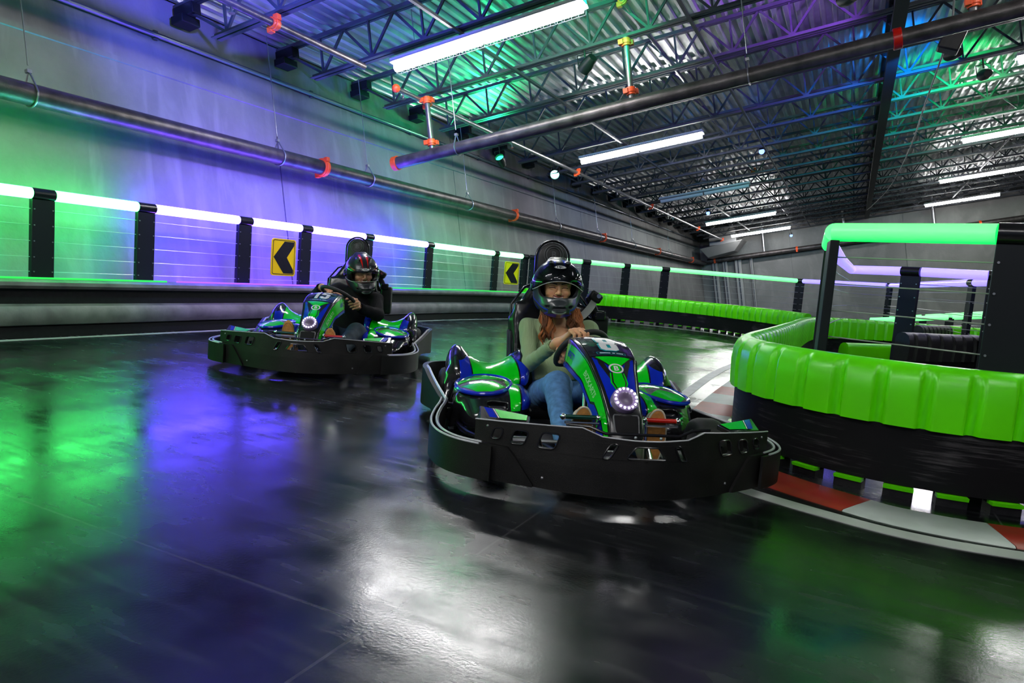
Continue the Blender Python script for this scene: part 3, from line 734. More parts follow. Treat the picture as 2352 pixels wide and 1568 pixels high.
for (a, b_, z0, z1, lab) in (((0.30, 15.0), (3.0, 15.6), 0.50, 0.86, 'green glowing rail rising in the distance behind the black barriers, the lower one'), ((0.6, 17.4), (3.8, 17.8), 0.5, 1.0, 'green glowing rail rising in the distance behind the black barriers, the upper one')):
    dr = thing('distant_light_rail', lab, 'light rail', (a[0], a[1], 0), group='distant green rails')
    d = Vector((b_[0] - a[0], b_[1] - a[1], z1 - z0))
    for i in range(4):
        m = MB(); m.cyl(Vector((0, 0, z0)) + d * (i / 4 + 0.012), Vector((0, 0, z0)) + d * ((i + 1) / 4 - 0.012), 0.045, 12); m.build('light_tube', L_GS, dr)
        m = MB(); q = d * (i / 4); m.box((q.x, q.y, (z0 + q.z) / 2), (0.14, 0.05, z0 + q.z)); m.build('post', M_POST, dr)
# small amber lamps in the distance
for i, (x, y, z) in enumerate(((1.55, 14.2, 0.42), (1.75, 14.4, 0.46))):
    q = thing('amber_lamp', ['tiny amber lamp behind the black barriers, the left one', 'tiny amber lamp behind the black barriers, the right one'][i], 'lamp', (x, y, z), group='tiny amber lamps')
    m = MB(); m.sphere((0, 0, 0), 0.045); m.build('lens', mat('amber_led', (0.3, 0.15, 0), 0.4, emit=(1.0, 0.45, 0.02), es=1.5), q)
    m = MB(); m.cyl((0, 0, -z), (0, 0, -0.03), 0.03, 10); m.build('stand', M_BLACK, q)

# chevron signs
def chevron(lab, c, rz, w_=0.36, h_=0.44, tilt=0.0):
    s = thing('chevron_sign', lab, 'sign', c, rz, group='yellow chevron signs on the fence')
    def rr(wd, hg, r_, n=6):
        out = []
        for cx_, cy_, a0 in ((wd / 2 - r_, hg / 2 - r_, 0), (-wd / 2 + r_, hg / 2 - r_, 90), (-wd / 2 + r_, -hg / 2 + r_, 180), (wd / 2 - r_, -hg / 2 + r_, 270)):
            for k in range(n + 1):
                a = math.radians(a0 + 90 * k / n); out.append((cx_ + r_ * math.cos(a), cy_ + r_ * math.sin(a)))
        return out
    def plate(poly, x0, x1, m, name):
        mb = MB(); n = len(poly); mb.add([(x0, p[0], p[1]) for p in poly] + [(x1, p[0], p[1]) for p in poly], [tuple(range(n)), tuple(range(n, 2 * n))[::-1]] + [(i, (i + 1) % n, (i + 1) % n + n, i + n) for i in range(n)])
        return mb.build(name, m, s)
    plate(rr(w_, h_, 0.035), 0, 0.012, mat('sign_yellow', lin(250, 222, 0), 0.4), 'plate')
    n = MB(); 
    outer = rr(w_ - 0.03, h_ - 0.03, 0.025); inner = rr(w_ - 0.045, h_ - 0.045, 0.02); k = len(outer)
    n.add([(0.0135, p[0], p[1]) for p in outer] + [(0.0135, p[0], p[1]) for p in inner], [(i, (i + 1) % k, (i + 1) % k + k, i + k) for i in range(k)]); n.build('border', M_BLACK, s, fixn=False)
    a, b_ = w_ / 2 - 0.03, h_ / 2 - 0.03
    # y axis of the plate runs away from the camera = to the right in the picture; the arrow points left (-y)
    arrow = [(-a, 0), (a * 0.02, b_), (a, b_), (a, b_ * 0.78), (a * 0.30, 0), (a, -b_ * 0.78), (a, -b_), (a * 0.02, -b_)]
    plate(arrow, 0.0125, 0.0145, M_BLACK, 'chevron')
    for zz in (-0.12, 0.12):
        b2 = MB(); b2.box((-0.035, 0, zz), (0.07, 0.04, 0.03)); b2.build('bracket', M_STEEL, s)
chevron('yellow sign with black chevron pointing left on the left fence beside the rear kart', (-6.20, 6.36, 0.82), -0.10)
chevron('smaller-looking yellow chevron sign farther along the left fence behind the front driver', (-6.08, 12.35, 0.85), -0.45)

# ================================================================ implicit shapes (distance fields polygonised with surface nets)
class Field:
    def __init__(s, lo, hi, h):
        s.lo = np.array(lo, np.float32); s.h = h
        s.n = [int(math.ceil((hi[i] - lo[i]) / h)) + 1 for i in range(3)]
        s.d = np.full(s.n, 0.15, np.float32)
        s.ax = [s.lo[i] + np.arange(s.n[i], dtype=np.float32) * h for i in range(3)]
    def _sl(s, lo, hi, m):
        r = []
        for i in range(3):
            a = max(0, int((lo[i] - m - s.lo[i]) / s.h)); b = min(s.n[i], int((hi[i] + m - s.lo[i]) / s.h) + 2)
            if b <= a: return None
            r.append(slice(a, b))
        return tuple(r)
    def _grid(s, sl):
        return np.meshgrid(s.ax[0][sl[0]], s.ax[1][sl[1]], s.ax[2][sl[2]], indexing='ij', sparse=True)
    def _comb(s, sl, e, k, op):
        d = s.d[sl]
        if op == 'u':
            if k > 0:
                hh = np.clip(0.5 + 0.5 * (d - e) / k, 0, 1); s.d[sl] = d * (1 - hh) + e * hh - k * hh * (1 - hh)
            else: s.d[sl] = np.minimum(d, e)
        elif op == 's':
            if k > 0:
                hh = np.clip(0.5 - 0.5 * (d + e) / k, 0, 1); s.d[sl] = d * (1 - hh) - e * hh + k * hh * (1 - hh)
            else: s.d[sl] = np.maximum(d, -e)
    def ell(s, c, r, k=0.0, R=None, op='u'):
        mr = max(r); sl = s._sl([c[i] - mr for i in range(3)], [c[i] + mr for i in range(3)], k + 3 * s.h)
        if sl is None: return s
        X, Y, Z = s._grid(sl); X = X - c[0]; Y = Y - c[1]; Z = Z - c[2]
        if R is not None:
            Q = R.transposed(); X, Y, Z = (Q[0][0] * X + Q[0][1] * Y + Q[0][2] * Z, Q[1][0] * X + Q[1][1] * Y + Q[1][2] * Z, Q[2][0] * X + Q[2][1] * Y + Q[2][2] * Z)
        k0 = np.sqrt((X / r[0]) ** 2 + (Y / r[1]) ** 2 + (Z / r[2]) ** 2) + 1e-9
        k1 = np.sqrt((X / r[0] ** 2) ** 2 + (Y / r[1] ** 2) ** 2 + (Z / r[2] ** 2) ** 2) + 1e-9
        s._comb(sl, k0 * (k0 - 1) / k1, k, op); return s
    def cap(s, a, b, ra, rb=None, k=0.0, op='u', sq=(1, 1, 1)):
        rb = ra if rb is None else rb; m = max(ra, rb)
        sl = s._sl([min(a[i], b[i]) - m for i in range(3)], [max(a[i], b[i]) + m for i in range(3)], k + 3 * s.h)
        if sl is None: return s
        X, Y, Z = s._grid(sl); dx, dy, dz = b[0] - a[0], b[1] - a[1], b[2] - a[2]; L2 = dx * dx + dy * dy + dz * dz + 1e-12
        px, py, pz = X - a[0], Y - a[1], Z - a[2]
        t = np.clip((px * dx + py * dy + pz * dz) / L2, 0, 1)
        e = np.sqrt(((px - t * dx) / sq[0]) ** 2 + ((py - t * dy) / sq[1]) ** 2 + ((pz - t * dz) / sq[2]) ** 2) - (ra + (rb - ra) * t)
        s._comb(sl, e, k, op); return s
    def chain(s, pts, rs, k=0.02, op='u', sq=(1, 1, 1)):
        for i in range(len(pts) - 1): s.cap(pts[i], pts[i + 1], rs[i], rs[i + 1], k, op, sq)
        return s
    def box(s, c, d, r=0.01, k=0.0, R=None, op='u'):
        m = Vector(d).length / 2; sl = s._sl([c[i] - m for i in range(3)], [c[i] + m for i in range(3)], k + 3 * s.h)
        if sl is None: return s
        X, Y, Z = s._grid(sl); X = X - c[0]; Y = Y - c[1]; Z = Z - c[2]
        if R is not None:
            Q = R.transposed(); X, Y, Z = (Q[0][0] * X + Q[0][1] * Y + Q[0][2] * Z, Q[1][0] * X + Q[1][1] * Y + Q[1][2] * Z, Q[2][0] * X + Q[2][1] * Y + Q[2][2] * Z)
        qx = np.abs(X) - (d[0] / 2 - r); qy = np.abs(Y) - (d[1] / 2 - r); qz = np.abs(Z) - (d[2] / 2 - r)
        e = np.sqrt(np.maximum(qx, 0) ** 2 + np.maximum(qy, 0) ** 2 + np.maximum(qz, 0) ** 2) + np.minimum(np.maximum(qx, np.maximum(qy, qz)), 0) - r
        s._comb(sl, e, k, op); return s
    def half(s, p, n, k=0.0):
        """cut away everything on the side the normal points to"""
        n = Vector(n).normalized(); X, Y, Z = np.meshgrid(*s.ax, indexing='ij', sparse=True)
        e = -((X - p[0]) * n[0] + (Y - p[1]) * n[1] + (Z - p[2]) * n[2])
        s._comb((slice(None),) * 3, e, k, 's'); return s
    def warp(s, f):
        X, Y, Z = np.meshgrid(*s.ax, indexing='ij', sparse=True); s.d = s.d + f(X, Y, Z).astype(np.float32); return s
    def nets(s):
        d = s.d; ins = d < 0; h = s.h
        c = np.zeros([n - 1 for n in d.shape], np.int8)
        for i in (0, 1):
            for j in (0, 1):
                for k in (0, 1): c += ins[i:d.shape[0] - 1 + i, j:d.shape[1] - 1 + j, k:d.shape[2] - 1 + k]
        act = (c > 0) & (c < 8); I = np.argwhere(act); idx = np.full(act.shape, -1, np.int64); idx[act] = np.arange(len(I))
        acc = np.zeros((len(I), 3)); cnt = np.zeros(len(I))
        cs = [(i, j, k) for i in (0, 1) for j in (0, 1) for k in (0, 1)]
        for a in cs:
            for ax in range(3):
                if a[ax] == 1: continue
                b = list(a); b[ax] = 1
                da = d[I[:, 0] + a[0], I[:, 1] + a[1], I[:, 2] + a[2]]; db = d[I[:, 0] + b[0], I[:, 1] + b[1], I[:, 2] + b[2]]
                m = (da < 0) != (db < 0); t = np.where(m, da / np.where(da == db, 1, da - db), 0)
                p = np.array(a, float)[None, :] + np.zeros((len(I), 3)); p[:, ax] += t
                acc[m] += p[m]; cnt[m] += 1
        V = (I + acc / cnt[:, None]) * h + s.lo[None, :]
        F = []
        for ax in range(3):
            o1, o2 = [(1, 2), (2, 0), (0, 1)][ax]
            A = [slice(None)] * 3; Bs = [slice(None)] * 3; A[ax] = slice(0, -1); Bs[ax] = slice(1, None)
            ia, ib = ins[tuple(A)], ins[tuple(Bs)]
            E_ = np.argwhere(ia != ib); 
            ok = (E_[:, o1] >= 1) & (E_[:, o2] >= 1) & (E_[:, o1] < act.shape[o1]) & (E_[:, o2] < act.shape[o2]); E_ = E_[ok]
            s0 = ia[E_[:, 0], E_[:, 1], E_[:, 2]]
            def g(u, v):
                q = E_.copy(); q[:, o1] -= u; q[:, o2] -= v; return idx[q[:, 0], q[:, 1], q[:, 2]]
            q = np.stack([g(1, 1), g(0, 1), g(0, 0), g(1, 0)], 1)
            q[~s0] = q[~s0][:, ::-1]; F.append(q)
        F = np.concatenate(F); F = F[(F >= 0).all(1)]
        return V, F
    def mesh(s, name, mats, parent=None, matf=None, smooth=1, xf=None):
        V, F = s.nets()
        return np_mesh(name, V, F, mats, parent, matf, smooth, xf)

def np_smooth(V, F, it=1, lam=0.5):
    e = np.concatenate([F[:, [0, 1]], F[:, [1, 2]], F[:, [2, 3]], F[:, [3, 0]]]); e = np.concatenate([e, e[:, ::-1]])
    deg = np.bincount(e[:, 0], minlength=len(V)).astype(float); deg[deg == 0] = 1
    for _ in range(it):
        for l in (lam, -lam * 1.04):
            A = np.stack([np.bincount(e[:, 0], weights=V[e[:, 1], i], minlength=len(V)) for i in range(3)], 1) / deg[:, None]
            V = V + l * (A - V)
    return V

def np_mesh(name, V, F, mats, parent=None, matf=None, smooth=1, xf=None, lc=True):
    if smooth: V = np_smooth(V, F, smooth)
    LC = V.copy() if lc is True else lc
    C = V[F].mean(1) if matf is not None else None
    mi = matf(C) if matf is not None else None
    if xf is not None:
        V = (np.array(xf.to_3x3()) @ V.T).T + np.array(xf.translation)[None, :]
    me = bpy.data.meshes.new(name)
    me.vertices.add(len(V)); me.vertices.foreach_set('co', V.astype(np.float32).ravel())
    me.loops.add(F.size); me.loops.foreach_set('vertex_index', F.astype(np.int32).ravel())
    me.polygons.add(len(F)); me.polygons.foreach_set('loop_start', np.arange(0, F.size, 4, dtype=np.int32)); me.polygons.foreach_set('loop_total', np.full(len(F), 4, np.int32))
    me.polygons.foreach_set('use_smooth', np.ones(len(F), bool))
    mats = mats if isinstance(mats, (list, tuple)) else [mats]
    for m_ in mats: me.materials.append(m_)
    if mi is not None: me.polygons.foreach_set('material_index', mi.astype(np.int32))
    if LC is not None:
        at = me.attributes.new('lc', 'FLOAT_VECTOR', 'POINT'); at.data.foreach_set('vector', LC.astype(np.float32).ravel())
    me.update(calc_edges=True); me.validate()
    o = bpy.data.objects.new(name, me); COL.objects.link(o)
    if parent is not None: o.parent = parent
    return o

def join_np(parts):
    """[(V, F, mi)] -> one"""
    V = []; F = []; M = []; n = 0
    for v, f, m in parts:
        V.append(v); F.append(f + n); M.append(m); n += len(v)
    return np.concatenate(V), np.concatenate(F), np.concatenate(M)

# ---------------------------------------------------------------- decals on parametric surfaces
def subdiv2d(pts, tris, maxlen):
    pts = [tuple(p) for p in pts]
    for _ in range(7):
        if max(max(math.dist(pts[a], pts[b]), math.dist(pts[b], pts[c]), math.dist(pts[c], pts[a])) for a, b, c in tris) < maxlen: break
        cache = {}; out = []
        def mid(a, b):
            k_ = (min(a, b), max(a, b))
            if k_ not in cache:
                cache[k_] = len(pts); pts.append(((pts[a][0] + pts[b][0]) / 2, (pts[a][1] + pts[b][1]) / 2))
            return cache[k_]
        for a, b, c in tris:
            ab, bc, ca = mid(a, b), mid(b, c), mid(c, a)
            out += [(a, ab, ca), (ab, b, bc), (ca, bc, c), (ab, bc, ca)]
        tris = out
    return pts, tris
def poly_tris(loops):
    ar = lambda P: sum(P[i - 1][0] * P[i][1] - P[i][0] * P[i - 1][1] for i in range(len(P))) / 2
    L = [[Vector((p[0], p[1], 0)) for p in l] for l in loops]; t = tessellate_polygon(L)
    flat = [(p.x, p.y) for l in L for p in l]
    out = []
    for a, b, c in t:
        A2 = (flat[b][0] - flat[a][0]) * (flat[c][1] - flat[a][1]) - (flat[c][0] - flat[a][0]) * (flat[b][1] - flat[a][1])
        out.append((a, b, c) if A2 > 0 else (a, c, b))
    return flat, out
def decal(mb, loops, S, maxlen=0.03, mat=0, off=0.0012):
    pts, tris = poly_tris(loops); pts, tris = subdiv2d(pts, tris, maxlen)
    return surf_tris(mb, pts, tris, S, mat, off)
def surf_tris(mb, pts, tris, S, mat=0, off=0.0012):
    e = 1e-3; out = []
    for (u, v) in pts:
        p = S(u, v); du = S(u + e, v) - S(u - e, v); dv = S(u, v + e) - S(u, v - e); n = du.cross(dv)
        if n.length > 0: n.normalize()
        out.append(p + n * off)
    mb.add(out, tris, mat); return mb
_txt = {}
def text_tris(body, bold=0.02):
    k = (body, bold)
    if k in _txt: return _txt[k]
    c = bpy.data.curves.new('t', 'FONT'); c.body = body; c.offset = bold; c.align_x = 'CENTER'; c.align_y = 'CENTER'; c.resolution_u = 3
    o = bpy.data.objects.new('t', c); me = bpy.data.meshes.new_from_object(o); me.calc_loop_triangles()
    r = ([(v.co.x, v.co.y) for v in me.vertices], [tuple(t.vertices) for t in me.loop_triangles])
    bpy.data.objects.remove(o); bpy.data.curves.remove(c); bpy.data.meshes.remove(me)
    _txt[k] = r; return r
def text_on(mb, body, S, xf, maxlen=0.05, mat=0, off=0.002, bold=0.02):
    """xf maps text (x, y), size 1, to surface (u, v)"""
    pts, tris = text_tris(body, bold); pts = [xf(*p) for p in pts]
    pts, tris = subdiv2d(pts, tris, maxlen); return surf_tris(mb, pts, tris, S, mat, off)
def circle2(cx, cy, rx, ry, n=24): return [(cx + rx * math.cos(2 * PI * i / n), cy + ry * math.sin(2 * PI * i / n)) for i in range(n)]
def rrect(cx, cy, wd, hg, r_, n=3, skew=0.0, taper=0.0):
    out = []
    for sx, sy, a0 in ((1, 1, 0), (-1, 1, 90), (-1, -1, 180), (1, -1, 270)):
        for k in range(n + 1):
            a = math.radians(a0 + 90 * k / n); x = sx * (wd / 2 - r_) + r_ * math.cos(a); y = sy * (hg / 2 - r_) + r_ * math.sin(a)
            x *= 1 + taper * (-y / hg); out.append((cx + x + skew * y, cy + y))
    return out

class NX:
    """socket arithmetic for procedural patterns"""
    def __init__(s, nt, v): s.nt = nt; s.v = v
    def _op(s, op, *a):
        n = s.nt.nodes.new('ShaderNodeMath'); n.operation = op
        for i, x in enumerate(a):
            x = x.v if isinstance(x, NX) else x
            if isinstance(x, (int, float)): n.inputs[i].default_value = x
            else: s.nt.links.new(x, n.inputs[i])
        return NX(s.nt, n.outputs[0])
    def __add__(s, o): return s._op('ADD', s, o)
    __radd__ = __add__
    def __sub__(s, o): return s._op('SUBTRACT', s, o)
    def __rsub__(s, o): return s._op('SUBTRACT', o, s)
    def __neg__(s): return s._op('MULTIPLY', s, -1.0)
    def __mul__(s, o): return s._op('MULTIPLY', s, o)
    __rmul__ = __mul__
    def __abs__(s): return s._op('ABSOLUTE', s)
    def __lt__(s, o): return s._op('LESS_THAN', s, o)
    def __gt__(s, o): return s._op('GREATER_THAN', s, o)
    def __and__(s, o): return s._op('MULTIPLY', s, o)
    def mx(s, o): return s._op('MAXIMUM', s, o)
    def clip(s): return s._op('MINIMUM', s._op('MAXIMUM', s, 0.0), 1.0)
def pattern_mat(name, base, layers, rough=0.2, coat=0.5, noise=0.0):
    m = bpy.data.materials.new(name); m.use_nodes = True; nt = m.node_tree; b = nt.nodes['Principled BSDF']
    at = nt.nodes.new('ShaderNodeAttribute'); at.attribute_name = 'lc'; sp = nt.nodes.new('ShaderNodeSeparateXYZ'); nt.links.new(at.outputs['Vector'], sp.inputs[0])
    x, y, z = [NX(nt, sp.outputs[i]) for i in range(3)]
    cur = None
    for col, fn in layers:
        k = fn(x, y, z); mx = nt.nodes.new('ShaderNodeMix'); mx.data_type = 'RGBA'; mx.inputs[7].default_value = (*col, 1)
        if cur is None: mx.inputs[6].default_value = (*base, 1)
        else: nt.links.new(cur, mx.inputs[6])
        nt.links.new(k.v, mx.inputs[0]); cur = mx.outputs[2]
    nt.links.new(cur, b.inputs['Base Color']); b.inputs['Roughness'].default_value = rough; b.inputs['Coat Weight'].default_value = coat; b.inputs['Coat Roughness'].default_value = 0.06
    return m

# ================================================================ the kart (local frame: x forward, y to the driver's left, z up)
M_HELDECAL = None
M_JEAN = mat('blue_denim', lin(84, 132, 185), 0.85, noise=0.25, nscale=35, bump=0.3, bscale=260)
M_LEDW = mat('ring_led', (0.8, 0.8, 0.8), 0.3, emit=(0.93, 0.86, 1.0), es=6)
M_LENS = mat('violet_lamp_body', (0.30, 0.22, 0.42), 0.25, coat=0.5)
M_TEAL = mat('teal_outline', lin(0, 150, 160), 0.3)
M_HAZE = mat('number_plate_black', (0.012, 0.013, 0.02), 0.10, coat=0.8)
M_CLEAR = mat('glossy_grey_cap', (0.32, 0.33, 0.34), 0.10, 0.5, coat=1.0)
M_BRUSH = mat('scuffed_bumper_plastic', (0.0075, 0.007, 0.0068), 0.42, spec=0.28, noise=0.6, nscale=9, bump=0.35, bscale=500)

def arc_curve(pts):
    P = spline([(x, y, 0) for x, y in pts], 10); L = [0.0]
    for a, b in zip(P[:-1], P[1:]): L.append(L[-1] + (b - a).length)
    def f(s_):
        s_ = min(max(s_, 0.0), L[-1] - 1e-6)
        lo, hi = 0, len(L) - 1
        while hi - lo > 1:
            m = (lo + hi) // 2
            if L[m] <= s_: lo = m
            else: hi = m
        return P[lo].lerp(P[hi], (s_ - L[lo]) / (L[hi] - L[lo]))
    return f, L[-1], P, L
BUMP = [(0.935, 0.0), (0.925, 0.10), (0.902, 0.20), (0.862, 0.31), (0.80, 0.43), (0.745, 0.53), (0.67, 0.64), (0.585, 0.705), (0.46, 0.74), (0.30, 0.742), (0.10, 0.715), (-0.06, 0.685), (-0.20, 0.665)]
bf, BL, BP, BLn = arc_curve(BUMP)
def s_at_y(y):
    for i, p in enumerate(BP):
        if p.y >= y: return BLn[i]
    return BLn[-1]
def BS(s_, z):
    """bumper surface: signed arc length along the front, height"""
    p = bf(abs(s_)); return Vector((p.x - 0.06 * max(0, z - 0.15), p.y * (1 if s_ >= 0 else -1), z))

def kart_bumper(root):
    s41, s52, s60, s18, s24 = s_at_y(0.41), s_at_y(0.50), s_at_y(0.615), s_at_y(0.165), s_at_y(0.235)
    half = [(s60, 0.195), (s60, 0.272), (s24, 0.298), (s18, 0.272), (0.05, 0.266)]
    top = half + [(-x, z) for x, z in half[::-1]]
    bot = [(-s60, 0.195), (-s52, 0.188), (-s41, 0.05), (0, 0.045), (s41, 0.05), (s52, 0.188)]
    # counter clockwise outline densified
    outl = bot[3:] + top + bot[:3]
    dens = []
    for a, b in zip(outl, outl[1:] + outl[:1]):
        n = max(1, int(math.dist(a, b) / 0.03))
        for i in range(n): dens.append((a[0] + (b[0] - a[0]) * i / n, a[1] + (b[1] - a[1]) * i / n))
    holes = []
    for sg in (-1, 1):
        for y, z, wd, hg in ((0.535, 0.232, 0.040, 0.044), (0.455, 0.230, 0.058, 0.054), (0.352, 0.234, 0.070, 0.060)):
            holes.append(rrect(sg * s_at_y(y), z, wd, hg, 0.012, 2, skew=-sg * 0.35)[::-1])
        holes.append(rrect(sg * s_at_y(0.137), 0.222, 0.030, 0.058, 0.010, 2, skew=-sg * 0.55)[::-1])
    holes.append(rrect(0, 0.222, 0.125, 0.046, 0.009, 2, taper=0.55)[::-1])
    pts, tris = poly_tris([dens] + holes); pts, tris = subdiv2d(pts, tris, 0.03)
    mb = MB(); np_ = len(pts)
    def BI(u, v):
        t = (BS(u + 0.01, v) - BS(u - 0.01, v)); n = Vector((t.y, -t.x, 0)).normalized(); return BS(u, v) - n * 0.02
    cnt = {}
    for t in tris:
        for q in range(3):
            e_ = (t[q], t[(q + 1) % 3]); cnt[e_] = 1
    edge = [e_ for e_ in cnt if (e_[1], e_[0]) not in cnt]
    mb.add([BS(u, v) for u, v in pts] + [BI(u, v) for u, v in pts], [tuple(t) for t in tris] + [tuple(q + np_ for q in t[::-1]) for t in tris] + [(e_[1], e_[0], e_[0] + np_, e_[1] + np_) for e_ in edge])
    fb = mb.build('front_bumper', M_BRUSH, root, sharp=50, fixn=False)
    # rounded rims of the cut-outs catch the light
    for hl in holes:
        rm = MB(); rm.tube([BS(u, v) + Vector((0.001, 0, 0)) for u, v in hl], 0.0035, 6, closed=True); rm.build('cutout_rim', M_BLACKG, fb)
    ed = MB()
    ed.tube([BS(u, v) + Vector((-0.004, 0, 0.001)) for u, v in [q for q in dens if q[1] > 0.262]], 0.0035, 6)
    ed.build('top_edge', mat('pale_scuffed_edge', (0.42, 0.43, 0.46), 0.35), fb)
    # second lip behind the dip in the middle
    lp = MB(); lpts = [(-0.30, 0.296), (-0.21, 0.296), (-0.15, 0.276), (0.15, 0.276), (0.21, 0.296), (0.30, 0.296)]
    lp.tube([BS(u, v) + Vector((-0.045, 0, 0.002)) for u, v in lpts], 0.006, 8); lp.build('rear_lip', M_BLACKG, fb)
    # screws
    sc2 = MB()
    for sg in (-1, 1):
        for y, z in ((0.575, 0.255), (0.47, 0.135), (0.36, 0.09), (0.05, 0.28)):
            p = BS(sg * s_at_y(y), z); sc2.sphere(p, 0.006, 8, 6)
    sc2.build('screw', M_STEEL, fb)
    # lower wrap-round side bands with double lip
    for sg in (-1, 1):
        ss = np.linspace(s41 - 0.02, BL - 0.005, 44)
        path = [(bf(x).x, bf(x).y * sg) for x in ss]
        if sg > 0: path = path
        offs = (-1 if sg > 0 else 1)
        def prof_(i, pr):
            sf = ss[i]; zt = 0.06 + 0.128 * min(1, max(0, (sf - s41 + 0.02) / (s52 - s41 + 0.001)))
            return [(o, zt if z > 0.1 else z) for o, z in pr]
        mb = MB(); mb.sweep(path, [(0.000 * offs, 0.05), (0.004 * offs, 0.188), (-0.012 * offs, 0.188), (-0.012 * offs, 0.05)], scale=prof_)
        sd = mb.build('side_bumper', M_BRUSH, root, sharp=50)
        mb = MB(); mb.sweep(path[6:], [(-0.024 * offs, 0.05), (-0.024 * offs, 0.186), (-0.036 * offs, 0.186), (-0.036 * offs, 0.05)]); mb.build('inner_lip', M_BRUSH, sd)
        ed = MB()
        for off, zz in ((-0.006, 0.190), (-0.030, 0.188)):
            q = []
            for i in range(8, 44):
                a = Vector((*path[max(0, i - 1)], 0)); b = Vector((*path[min(43, i + 1)], 0)); t = (b - a).normalized(); nr = Vector((t.y, -t.x, 0)) * offs
                q.append(Vector((*path[i], zz)) + nr * off)
            ed.tube(q, 0.005, 6)
        ed.build('top_edge', mat('pale_scuffed_edge', (0.42, 0.43, 0.46)), sd)
        # rear wheel guard panel: tall plate hinged behind the side band, wrapping the back
        gp = [(-0.215, 0.672), (-0.45, 0.715), (-0.69, 0.748), (-0.86, 0.752), (-1.0, 0.715), (-1.08, 0.62), (-1.10, 0.45)]
        gs = [(p.x, p.y * sg) for p in spline([(x, y, 0) for x, y in gp], 6)]
        def pg(i, pr):
            x = gs[i][0]; t = min(1, max(0, (-0.215 - x) / 0.475)); zt = 0.165 + 0.095 * t; zb = 0.06 + 0.03 * (1 - min(1, abs(x + 0.45) / 0.3)) - 0.015
            return [(o, zt if z > 0.1 else zb) for o, z in pr]
        mb = MB(); mb.sweep(gs, [(0, 0.05), (0.006 * offs, 0.2), (-0.022 * offs, 0.2), (-0.022 * offs, 0.05)], scale=pg)
        gu = mb.build('wheel_guard', M_BRUSH, root, sharp=50)
        ed = MB(); q = []
        for i in range(0, 17):
            x = gs[i][0]; t = min(1, max(0, (-0.215 - x) / 0.475)); q.append((x, gs[i][1] - sg * 0.008, 0.167 + 0.095 * t))
        ed.tube(q, 0.0075, 6); ed.build('top_edge', mat('pale_scuffed_edge', (0.42, 0.43, 0.46)), gu)
        hg = MB()
        for z in (0.09, 0.12, 0.15): hg.cyl((-0.205, sg * 0.655, z - 0.012), (-0.205, sg * 0.655, z + 0.012), 0.016, 10)
        hg.box((-0.20, sg * 0.63, 0.12), (0.05, 0.04, 0.08)); hg.build('hinge', M_BLACKG, gu)
    mb = MB(); mb.box((-1.10, 0, 0.16), (0.035, 0.95, 0.19)); mb.build('rear_bumper', M_BRUSH, root, bevel=0.012)

# ---- nose fairing as a parametric surface
SP = [(0.705, 0.215), (0.685, 0.262), (0.655, 0.315), (0.603, 0.362), (0.545, 0.415), (0.462, 0.475), (0.425, 0.508), (0.385, 0.529), (0.28, 0.562), (0.18, 0.577), (0.09, 0.577), (0.01, 0.563)]
SPV = [0, 0.08, 0.18, 0.30, 0.42, 0.56, 0.63, 0.68, 0.79, 0.88, 0.95, 1.0]
W1 = [0.070, 0.072, 0.075, 0.080, 0.088, 0.102, 0.112, 0.118, 0.128, 0.130, 0.122, 0.108]
DS = [0.10, 0.11, 0.115, 0.120, 0.125, 0.13, 0.135, 0.14, 0.145, 0.145, 0.150, 0.155]
DW = [0.030, 0.030, 0.030, 0.030, 0.026, 0.022, 0.022, 0.022, 0.024, 0.024, 0.022, 0.018]
def _ip(v, A):
    v = min(max(v, 0), 1)
    for i in range(len(SPV) - 1):
        if v <= SPV[i + 1]:
            t = (v - SPV[i]) / (SPV[i + 1] - SPV[i]); t2 = t
            return A[i] + (A[i + 1] - A[i]) * t2
    return A[-1]
_spx = [p[0] for p in SP]; _spz = [p[1] for p in SP]
def _spine(v):
    e = 0.035
    f = lambda q: Vector((_ip(q, _spx), 0, _ip(q, _spz)))
    p = (f(v - e) + f(v) * 2 + f(v + e)) / 4 if e < v < 1 - e else f(v)
    return p
def NS(u, v):
    """u in [-1, 1]: |u| < 0.5 front face, beyond that the side panels; v from floor to wheel"""
    e = 0.03; c = _spine(v); t = (_spine(min(1, v + e)) - _spine(max(0, v - e))).normalized(); n = Vector((t.z, 0, -t.x))
    w1, ds, dw = _ip(v, W1), _ip(v, DS), _ip(v, DW); a = abs(u); sg = 1 if u >= 0 else -1
    if a <= 0.42: y = w1 * a / 0.5; d = -0.010 * (a / 0.42) ** 2
    elif a <= 0.58:
        q = (a - 0.42) / 0.16; y = w1 * 0.84 + w1 * 0.16 * math.sin(q * PI / 2) ; d = -0.010 - 0.016 * (1 - math.cos(q * PI / 2))
    else:
        q = (a - 0.58) / 0.42; y = w1 + dw * q; d = -0.026 - (ds - 0.026) * q
    return Vector((c.x + n.x * d, sg * y, c.z + n.z * d))
